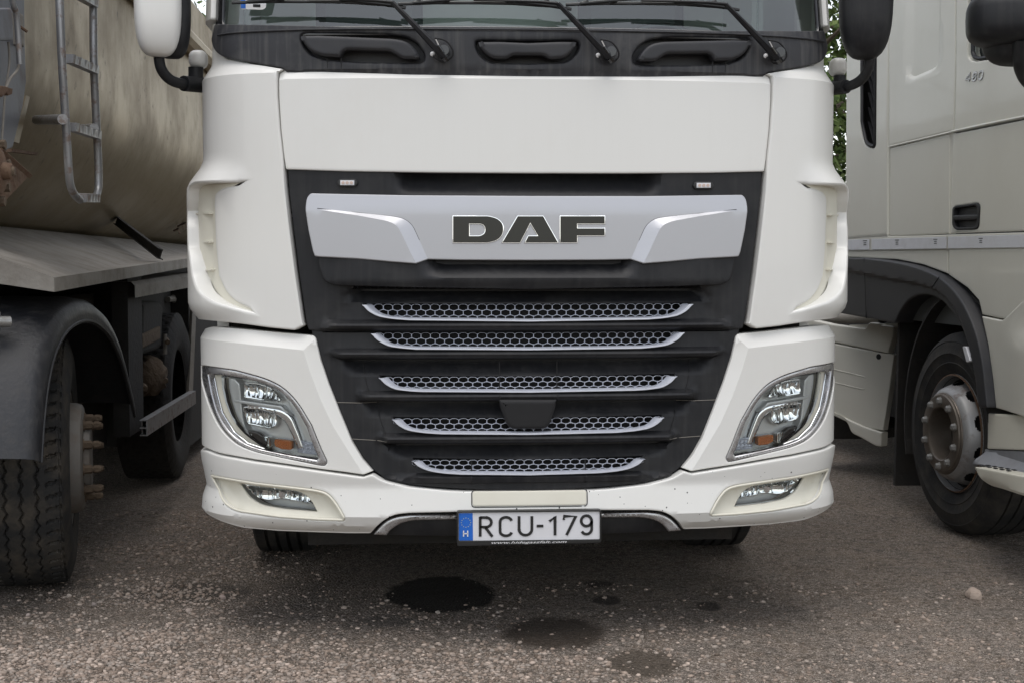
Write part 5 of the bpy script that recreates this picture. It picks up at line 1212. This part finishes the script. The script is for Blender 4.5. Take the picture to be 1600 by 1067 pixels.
MB().tube([lpx(258, 522, -1.46), lpx(258, 553, -1.46)], .012, 6).build('drain_pipe', M['dustysteel'], LT)
# side guard rail: hollow aluminium section
q = side(-1.33); a0, a1 = q.hit(230, 665)[0], q.hit(306, 620)[0]; zt, zb_ = 1.38-(658-408)*a0/2150*1.0, 1.38-(681-408)*a0/2150
zt, zb_ = q.hit(231, 655)[1], q.hit(231, 680)[1]; zm = (zt+zb_)/2
mb = MB()
def lhex(t0, t1, la, lb, za, zb2): return [tuple(lp(t, a, z)) for z in (za, zb2) for t, a in ((t0,la),(t0,lb),(t1,lb),(t1,la))]
mb.hexa(lhex(a0, a1, -1.33, -1.335, zb_, zt)); mb.hexa(lhex(a0, a1, -1.335, -1.368, zt-.005, zt)); mb.hexa(lhex(a0, a1, -1.335, -1.368, zm-.0025, zm+.0025)); mb.hexa(lhex(a0, a1, -1.335, -1.368, zb_, zb_+.005)); mb.hexa(lhex(a0+.05, a1, -1.363, -1.368, zb_+.005, zm-.003)); mb.hexa(lhex(a0+.05, a1, -1.363, -1.368, zm+.003, zt-.005))
mb.build('side_rail', M['galv'], LT, False)
q = side(-1.45); u1 = q.hit(303, 480)[0]
MB().tube([lpx(303, 455, -1.45), lpx(296, 615, -1.45)], .022, 4).build('guard_post', M['dustysteel'], LT, False)
lbox(6.2, 20, -1.85, -2.0, .72, 1.2, 'chassis_rail', M['grime']); lbox(7.8, 13, -1.62, -2.1, .62, 1.28, 'equipment_box', M['grime']); lbox(5.2, 20, -2.0, -3.5, .5, 1.35, 'chassis_fill', M['grime'])  # last box added under the tank to block light from the ground
lbox(6.7, 8.3, -1.8, -3.4, .3, 1.2, 'axle_light_block', M['grime']); lbox(9.5, 20, -1.5, -3.4, .12, 1.2, 'rear_light_block', M['grime']); lbox(5.0, 5.4, -1.95, -3.4, .35, 1.25, 'cab_underside', M['grime'])  # axle and rear boxes are solid blockers added to darken the ground
mb = MB(); mb.tube([lpx(262, 468, -1.6), lpx(300, 466, -1.6)], .02, 8); mb.tube([lpx(270, 465, -1.6), lpx(284, 510, -1.6)], .02, 8); mb.tube([lpx(288, 455, -1.6), lpx(282, 520, -1.6)], .015, 8); mb.build('brake_linkage', M['dustysteel'], LT)
q = side(-1.5); u2 = q.hit(275, 700)[0]
bl = lambda P, th: -.012*((np.sin(th*44)[None,:]*np.sin(P[:,1]*90)[:,None]) > .55)*(P[:,0] > .5)[:,None]
lathe([(.29,-.02),(.33,.0),(.45,.01),(.5,-.01)]+[(.525,-.02-.29*i/24) for i in range(25)]+[(.45,-.33),(.3,-.33)], lp(8.9, -1.46, .525), ax, 240, disp=bl).build('rear_wheel', M['grime'], LT)
lbox(5.7, 12.5, -1.75, -1.76, .62, 1.2, 'wing_liner', mat('dusty_liner', (.045,.038,.032), .85, 0, 0, .6, (.09,.07,.05), 8, .3, 40))

# ================================================================== GROUND
def ground_mat():
    m, t, b = nodes('gravel_ground'); b.inputs['Roughness'].default_value = .95; b.inputs['Specular IOR Level'].default_value = .25
    tc = N(t, 'ShaderNodeTexCoord'); P = tc.outputs['Object']
    def noise(s, d=6., r=.6):
        n = N(t, 'ShaderNodeTexNoise', i_Scale=s, i_Detail=d, i_Roughness=r); t.links.new(P, n.inputs['Vector']); return n.outputs[0]
    def ramp(src, a, b_, lo=0., hi=1.):
        r = N(t, 'ShaderNodeMapRange'); r.inputs[1].default_value = a; r.inputs[2].default_value = b_; r.inputs[3].default_value = lo; r.inputs[4].default_value = hi; t.links.new(src, r.inputs[0]); return r.outputs[0]
    def mix(f, a, b_, bt='MIX'):
        x = N(t, 'ShaderNodeMix', data_type='RGBA', blend_type=bt)
        if isinstance(f, float): x.inputs[0].default_value = f
        else: t.links.new(f, x.inputs[0])
        for k, v in ((6, a), (7, b_)):
            if isinstance(v, tuple): x.inputs[k].default_value = (*v, 1)
            else: t.links.new(v, x.inputs[k])
        return x.outputs[2]
    base = mix(ramp(noise(1.1), .4, .62), (.15,.12,.092), (.23,.186,.146))
    base = mix(ramp(noise(5.), .42, .6), base, (.165,.142,.118))
    v = N(t, 'ShaderNodeTexVoronoi', i_Scale=95.); t.links.new(P, v.inputs['Vector'])
    vb = N(t, 'ShaderNodeSeparateColor'); t.links.new(v.outputs['Color'], vb.inputs[0])
    base = mix(ramp(vb.outputs[0], .3, 1., 0., .75), base, (.33,.275,.24))
    v3 = N(t, 'ShaderNodeTexVoronoi', i_Scale=230.); t.links.new(P, v3.inputs['Vector']); vc = N(t, 'ShaderNodeSeparateColor'); t.links.new(v3.outputs['Color'], vc.inputs[0])
    base = mix(ramp(vc.outputs[0], .0, 1., .30, 1.6), (0.,0.,0.), base)
    base = mix(ramp(vc.outputs[1], .88, .90, 0., .75), base, (.42,.37,.32))
    base = mix(ramp(noise(26., 6., .7), .5, .64, 0., .7), base, (.065,.054,.043))
    # oil and water stains, each with its own ragged outline
    sx = N(t, 'ShaderNodeSeparateXYZ'); t.links.new(P, sx.inputs[0])
    edge = noise(11., 9., .72)
    rough = None
    for (px, py, rx, ry, k, col) in ((688,926,.225,.30,.95,(.014,.012,.010)), (866,988,.20,.24,.88,(.040,.030,.022)), (1005,1036,.14,.16,.72,(.055,.043,.031)), (946,937,.06,.075,.85,(.04,.034,.03)), (1108,944,.055,.07,.85,(.04,.034,.03)), (935,912,.065,.07,.75,(.04,.034,.03)), (1160,905,.05,.03,.4,(.04,.034,.03)), (600,968,.12,.08,.4,(.05,.045,.04)), (290,925,.28,.20,.6,(.05,.043,.036)), (60,915,.3,.10,.4,(.05,.045,.04))):
        c = at_z(px, py)
        a = N(t, 'ShaderNodeMath', operation='SUBTRACT'); t.links.new(sx.outputs[0], a.inputs[0]); a.inputs[1].default_value = c.x
        a2 = N(t, 'ShaderNodeMath', operation='DIVIDE'); t.links.new(a.outputs[0], a2.inputs[0]); a2.inputs[1].default_value = rx
        b1 = N(t, 'ShaderNodeMath', operation='SUBTRACT'); t.links.new(sx.outputs[1], b1.inputs[0]); b1.inputs[1].default_value = c.y
        b2 = N(t, 'ShaderNodeMath', operation='DIVIDE'); t.links.new(b1.outputs[0], b2.inputs[0]); b2.inputs[1].default_value = ry
        s1 = N(t, 'ShaderNodeMath', operation='MULTIPLY'); t.links.new(a2.outputs[0], s1.inputs[0]); t.links.new(a2.outputs[0], s1.inputs[1])
        s2 = N(t, 'ShaderNodeMath', operation='MULTIPLY'); t.links.new(b2.outputs[0], s2.inputs[0]); t.links.new(b2.outputs[0], s2.inputs[1])
        s = N(t, 'ShaderNodeMath', operation='ADD'); t.links.new(s1.outputs[0], s.inputs[0]); t.links.new(s2.outputs[0], s.inputs[1])
        e = N(t, 'ShaderNodeMath', operation='MULTIPLY_ADD'); t.links.new(edge, e.inputs[0]); e.inputs[1].default_value = 1.6 if k < .9 else .9; t.links.new(s.outputs[0], e.inputs[2])
        f = ramp(e.outputs[0], 1.35 if k > .9 else 1.4, 1.55 if k > .9 else 2.0, k, 0.)
        base = mix(f, base, col)
    t.links.new(base, b.inputs['Base Color'])
    h1 = N(t, 'ShaderNodeMath', operation='MULTIPLY_ADD'); t.links.new(v.outputs['Distance'], h1.inputs[0]); h1.inputs[1].default_value = -1.; t.links.new(noise(40., 8., .7), h1.inputs[2])
    bp = N(t, 'ShaderNodeBump'); bp.inputs['Strength'].default_value = 1.; bp.inputs['Distance'].default_value = .012; t.links.new(h1.outputs[0], bp.inputs['Height']); t.links.new(bp.outputs[0], b.inputs['Normal'])
    return m
from mathutils import noise as mn
GM = ground_mat(); V = []; Fc = []
xs = np.arange(-4.5, 5.5, .035); ys = np.arange(-1.2, 3.2, .035); nx, ny = len(xs), len(ys)
def gz_(x, y):
    e = min(1, (x+4.5)/.5, (5.46-x)/.5, (y+1.2)/.3, (3.17-y)/.5)
    return max(0, e)*(.012*mn.noise(Vector((x*1.3, y*1.3, 0)))+.006*mn.noise(Vector((x*6, y*6, 3)))+.0035*mn.noise(Vector((x*19, y*19, 5))))-.004
V = [(x, y, gz_(x, y)) for y in ys for x in xs]
Fc = [(j*nx+i, j*nx+i+1, (j+1)*nx+i+1, (j+1)*nx+i) for j in range(ny-1) for i in range(nx-1)]
x0, x1, y0, y1 = float(xs[0]), float(xs[-1]), float(ys[0]), float(ys[-1])
Bs = len(V); V += [(-300,-300,-.004),(300,-300,-.004),(300,300,-.004),(-300,300,-.004)]
cn = [0, nx-1, nx*ny-1, nx*(ny-1)]
# outer sheet stitched to the rim of the fine patch
Fc.append(tuple([Bs, Bs+1]+[i for i in range(nx-1, -1, -1)])); Fc.append(tuple([Bs+1, Bs+2]+[j*nx+nx-1 for j in range(ny-1, -1, -1)]))
Fc.append(tuple([Bs+2, Bs+3]+[(ny-1)*nx+i for i in range(nx)])); Fc.append(tuple([Bs+3, Bs]+[j*nx for j in range(ny)]))
gnd = mesh_obj('ground', V, Fc, GM, None, True, 80); tag(gnd, kind='structure')
# gravel: many small angular stones as one object
def stone_mat(name, cols):
    m, t, b = nodes(name); b.inputs['Roughness'].default_value = .92; b.inputs['Specular IOR Level'].default_value = .3
    at = N(t, 'ShaderNodeAttribute', attribute_name='tone'); cr = N(t, 'ShaderNodeValToRGB'); cr.color_ramp.elements[0].color = (*cols[0], 1); cr.color_ramp.elements[1].color = (*cols[-1], 1)
    for i, c in enumerate(cols[1:-1]): e = cr.color_ramp.elements.new((i+1)/(len(cols)-1)); e.color = (*c, 1)
    t.links.new(at.outputs['Fac'], cr.inputs[0])
    tc = N(t, 'ShaderNodeTexCoord'); n = N(t, 'ShaderNodeTexNoise', i_Scale=90., i_Detail=4.); t.links.new(tc.outputs['Object'], n.inputs['Vector'])
    mx = N(t, 'ShaderNodeMix', data_type='RGBA', blend_type='MULTIPLY'); mx.inputs[0].default_value = .6; t.links.new(cr.outputs[0], mx.inputs[6])
    mr = N(t, 'ShaderNodeMapRange'); mr.inputs[1].default_value = .3; mr.inputs[2].default_value = .7; mr.inputs[3].default_value = .6; mr.inputs[4].default_value = 1.2; t.links.new(n.outputs[0], mr.inputs[0]); t.links.new(mr.outputs[0], mx.inputs[7])
    t.links.new(mx.outputs[2], b.inputs['Base Color']); return m
SM = stone_mat('gravel_stone', [(.11,.085,.066), (.22,.172,.138), (.31,.245,.20), (.27,.235,.205), (.46,.375,.315)])
ico_v = []; ph_ = (1+5**.5)/2
for a, b_ in ((1,ph_),(1,-ph_),(-1,ph_),(-1,-ph_)): ico_v += [(0,a,b_),(a,b_,0),(b_,0,a)]
ico_v = np.array(ico_v, float); ico_v /= np.linalg.norm(ico_v[0])
from itertools import combinations
D_ = np.linalg.norm(ico_v[:,None]-ico_v[None], axis=2); el_ = D_[D_ > 1e-6].min(); ico_f = []
for a, b_, c in combinations(range(12), 3):
    if max(abs(D_[a,b_]-el_), abs(D_[b_,c]-el_), abs(D_[a,c]-el_)) < 1e-6:
        nn = np.cross(ico_v[b_]-ico_v[a], ico_v[c]-ico_v[a]); ico_f.append((a,b_,c) if nn.dot(ico_v[a]) > 0 else (a,c,b_))
def stones(n_try, name, smin, smax, dens, label, xr=(-2.9, 3.2), yr=(-.75, 2.6)):
    X = RNG.uniform(*xr, n_try); Y = RNG.uniform(*yr, n_try); S = smin+(smax-smin)*RNG.random(n_try)**3.2
    dn = np.array([dens(x, y) for x, y in zip(X, Y)]); k = RNG.random(n_try) < dn; X, Y, S = X[k], Y[k], S[k]; n = len(X)
    Vb = np.repeat(ico_v[None], n, 0)*(1+RNG.uniform(-.28, .28, (n, 12, 1)))
    sc = np.stack([S*RNG.uniform(.7, 1.3, n), S*RNG.uniform(.7, 1.2, n), S*RNG.uniform(.4, .75, n)], 1); Vb = Vb*sc[:,None]
    a = RNG.uniform(0, 6.28, n); ca, sa = np.cos(a)[:,None], np.sin(a)[:,None]
    x = Vb[...,0]*ca-Vb[...,1]*sa; y = Vb[...,0]*sa+Vb[...,1]*ca; Z = np.array([gz_(p, q) for p, q in zip(X, Y)])
    Vf = np.stack([x+X[:,None], y+Y[:,None], Vb[...,2]+(Z+S*.12)[:,None]], -1).reshape(-1, 3)
    Ff = (np.array(ico_f)[None]+12*np.arange(n)[:,None,None]).reshape(-1, 3)
    me = bpy.data.meshes.new(name); me.vertices.add(len(Vf)); me.vertices.foreach_set('co', Vf.ravel()); me.loops.add(len(Ff)*3); me.loops.foreach_set('vertex_index', Ff.ravel().astype(np.int32))
    me.polygons.add(len(Ff)); me.polygons.foreach_set('loop_start', np.arange(0, len(Ff)*3, 3, dtype=np.int32)); me.update(calc_edges=True)
    at = me.attributes.new('tone', 'FLOAT', 'POINT'); at.data.foreach_set('value', np.repeat(np.clip(RNG.normal(.55, .27, n), 0, 1), 12).astype(np.float32))
    me.materials.append(SM); o = bpy.data.objects.new(name, me); COL.objects.link(o); tag(o, label, kind='stuff', cat='gravel'); return o
STC = [(at_z(688, 926), .2, .26), (at_z(866, 988), .18, .21), (at_z(1005, 1036), .11, .13)]
def stain(x, y):
    for c, rx, ry in STC:
        if ((x-c.x)/rx)**2+((y-c.y)/ry)**2 < 1: return .10
    return 1.
def dens_f(x, y):
    near = 1/(1+math.exp((y+.20+.10*x+.22*mn.noise(Vector((x*2,y*2,4))))/.13)); left = 1/(1+math.exp((x-.05)/.30)); pt = .5+.9*mn.noise(Vector((x*2.3, y*3.1, 9)))
    strip = math.exp(-((x+1.45)/.30)**2)*.75
    return stain(x, y)*max(.012, min(1, near*left*1.1+near*.16*pt+strip*1.0*max(0, pt)+.07*max(0, pt)))
stones(78000, 'gravel', .003, .0125, dens_f, 'pinkish loose gravel lying over the yard in front of the trucks', (-2.3, 2.3), (-.72, .9))
stones(16000, 'gravel', .003, .0125, dens_f, 'pinkish loose gravel banked between the tipper tyre and the white truck', (-2.1, -.8), (.9, 2.8))
def dens_g(x, y): return (.35+.5*mn.noise(Vector((x*3, y*3, 2))))*stain(x, y)
stones(42000, 'grit', .0013, .0042, dens_g, 'fine grit scattered over the whole yard surface')
# single stones one can pick out
def rock(px, py, w, label, col=(.36,.29,.24)):
    c = at_z(px, py); k = 2150/(c.y-CY); s = w/2/k; v = []; random.seed(int(px*7+py))
    V2, F2 = [], []
    b = blob((0,0,0), (s, s*.8, s*.72), 2.3, random.random()*3, 14, 9)
    for p in b.V:
        n_ = mn.noise(Vector(p)/s*1.1+Vector((px, py, 0)))*.38; V2.append((c.x+p[0]*(1+n_), c.y+p[1]*(1+n_), gz_(c.x, c.y)+s*.45+p[2]*(1+n_)))
    mt = mat('stone_'+str(int(px)), col, .9, 0, 0, .6, tuple(q*.6 for q in col), 60, .5, 120)
    cc = Vector((c.x, c.y, 0)); o = mesh_obj('stone', V2, b.F, mt, None, True, 24, loc=cc); tag(o, label, 'stone', 'single stones lying on the yard')
rock(1521, 933, 27, 'largest pale tan stone, lying alone on the asphalt below the right wheel')
rock(348, 933, 11, 'small upright pinkish stone on the gravel beside the dark patch', (.34,.27,.24))
rock(295, 954, 10, 'flat pale stone in front of the dark patch under the bumper corner', (.38,.31,.27))
rock(262, 978, 9, 'round pale pebble below the flat stone on the left gravel', (.36,.29,.25))
rock(108, 932, 9, 'pale pebble just right of the tipper tyre', (.36,.31,.27))
rock(44, 963, 8, 'white-pink pebble on dark ground below the tipper tyre', (.4,.33,.30))
rock(147, 945, 9, 'grey-brown pebble on the bare ground right below the tipper tyre', (.26,.22,.2))
rock(684, 955, 8, 'small light pebble at the lower edge of the round oil stain', (.38,.34,.3))

# ================================================================== TREES behind the yard
def tree(x, y, h, rad, label, seed, n_leaf=9000):
    rg = np.random.default_rng(seed); t = thing('tree', (x, y, 0), label, 'tree', 'trees behind the parked trucks')
    mb = MB(); mb.tube(bez([(x,y,-.1),(x+.1,y,h*.3),(x-.1,y+.1,h*.6),(x,y,h*.9)], 4), [.22-.19*i/12 for i in range(13)], 10)
    for k in range(9):
        a = rg.uniform(0, 6.28); z = h*rg.uniform(.2, .75); mb.tube([(x,y,z), (x+math.cos(a)*rad*.4, y+math.sin(a)*rad*.4, z+.6), (x+math.cos(a)*rad*.8, y+math.sin(a)*rad*.8, z+1.)], [.07,.045,.02], 6)
    mb.build('trunk', M['bark'], t)
    cl = [(x+rg.normal()*rad*.42, y+rg.normal()*rad*.42, h*rg.uniform(.12, 1.), rad*rg.uniform(.18, .4)) for _ in range(46)]
    C = np.array([cl[i] for i in rg.integers(0, len(cl), n_leaf)]); P = rg.normal(size=(n_leaf, 3)); P /= np.linalg.norm(P, axis=1)[:,None]; P *= rg.random(n_leaf)[:,None]**.45; P = C[:,:3]+P*C[:,3:4]
    P[:,2] = np.maximum(P[:,2], .4); a = rg.normal(size=(n_leaf, 3)); a /= np.linalg.norm(a, axis=1)[:,None]; b = np.cross(a, rg.normal(size=(n_leaf, 3))); b /= np.linalg.norm(b, axis=1)[:,None]; s = rg.uniform(.035, .085, (n_leaf, 1))
    Vv = np.stack([P-a*s, P+b*s*.5, P+a*s, P-b*s*.5], 1).reshape(-1, 3); Fc = [(4*i, 4*i+1, 4*i+2, 4*i+3) for i in range(n_leaf)]
    o = mesh_obj('crown', Vv, Fc, LEAF, t, False); at = o.data.attributes.new('tone', 'FLOAT', 'POINT'); at.data.foreach_set('value', np.repeat(rg.random(n_leaf), 4).astype(np.float32))
LEAF = stone_mat('leaves', [(.025,.045,.012), (.05,.085,.022), (.09,.13,.035), (.13,.17,.06)])
tree(3.6, 11.5, 5.6, 2.3, 'leafy tree seen through the gap between the middle and right cabs', 3, 16000)
tree(6.5, 15, 7, 3., 'taller tree standing behind the right-hand cab', 4, 12000)
tree(-.5, 17, 7, 3.2, 'broad tree hidden behind the middle cab, seen through its windows', 5, 12000)
tree(-6.5, 20, 8, 3.5, 'tree far behind the tipper body', 6, 9000)
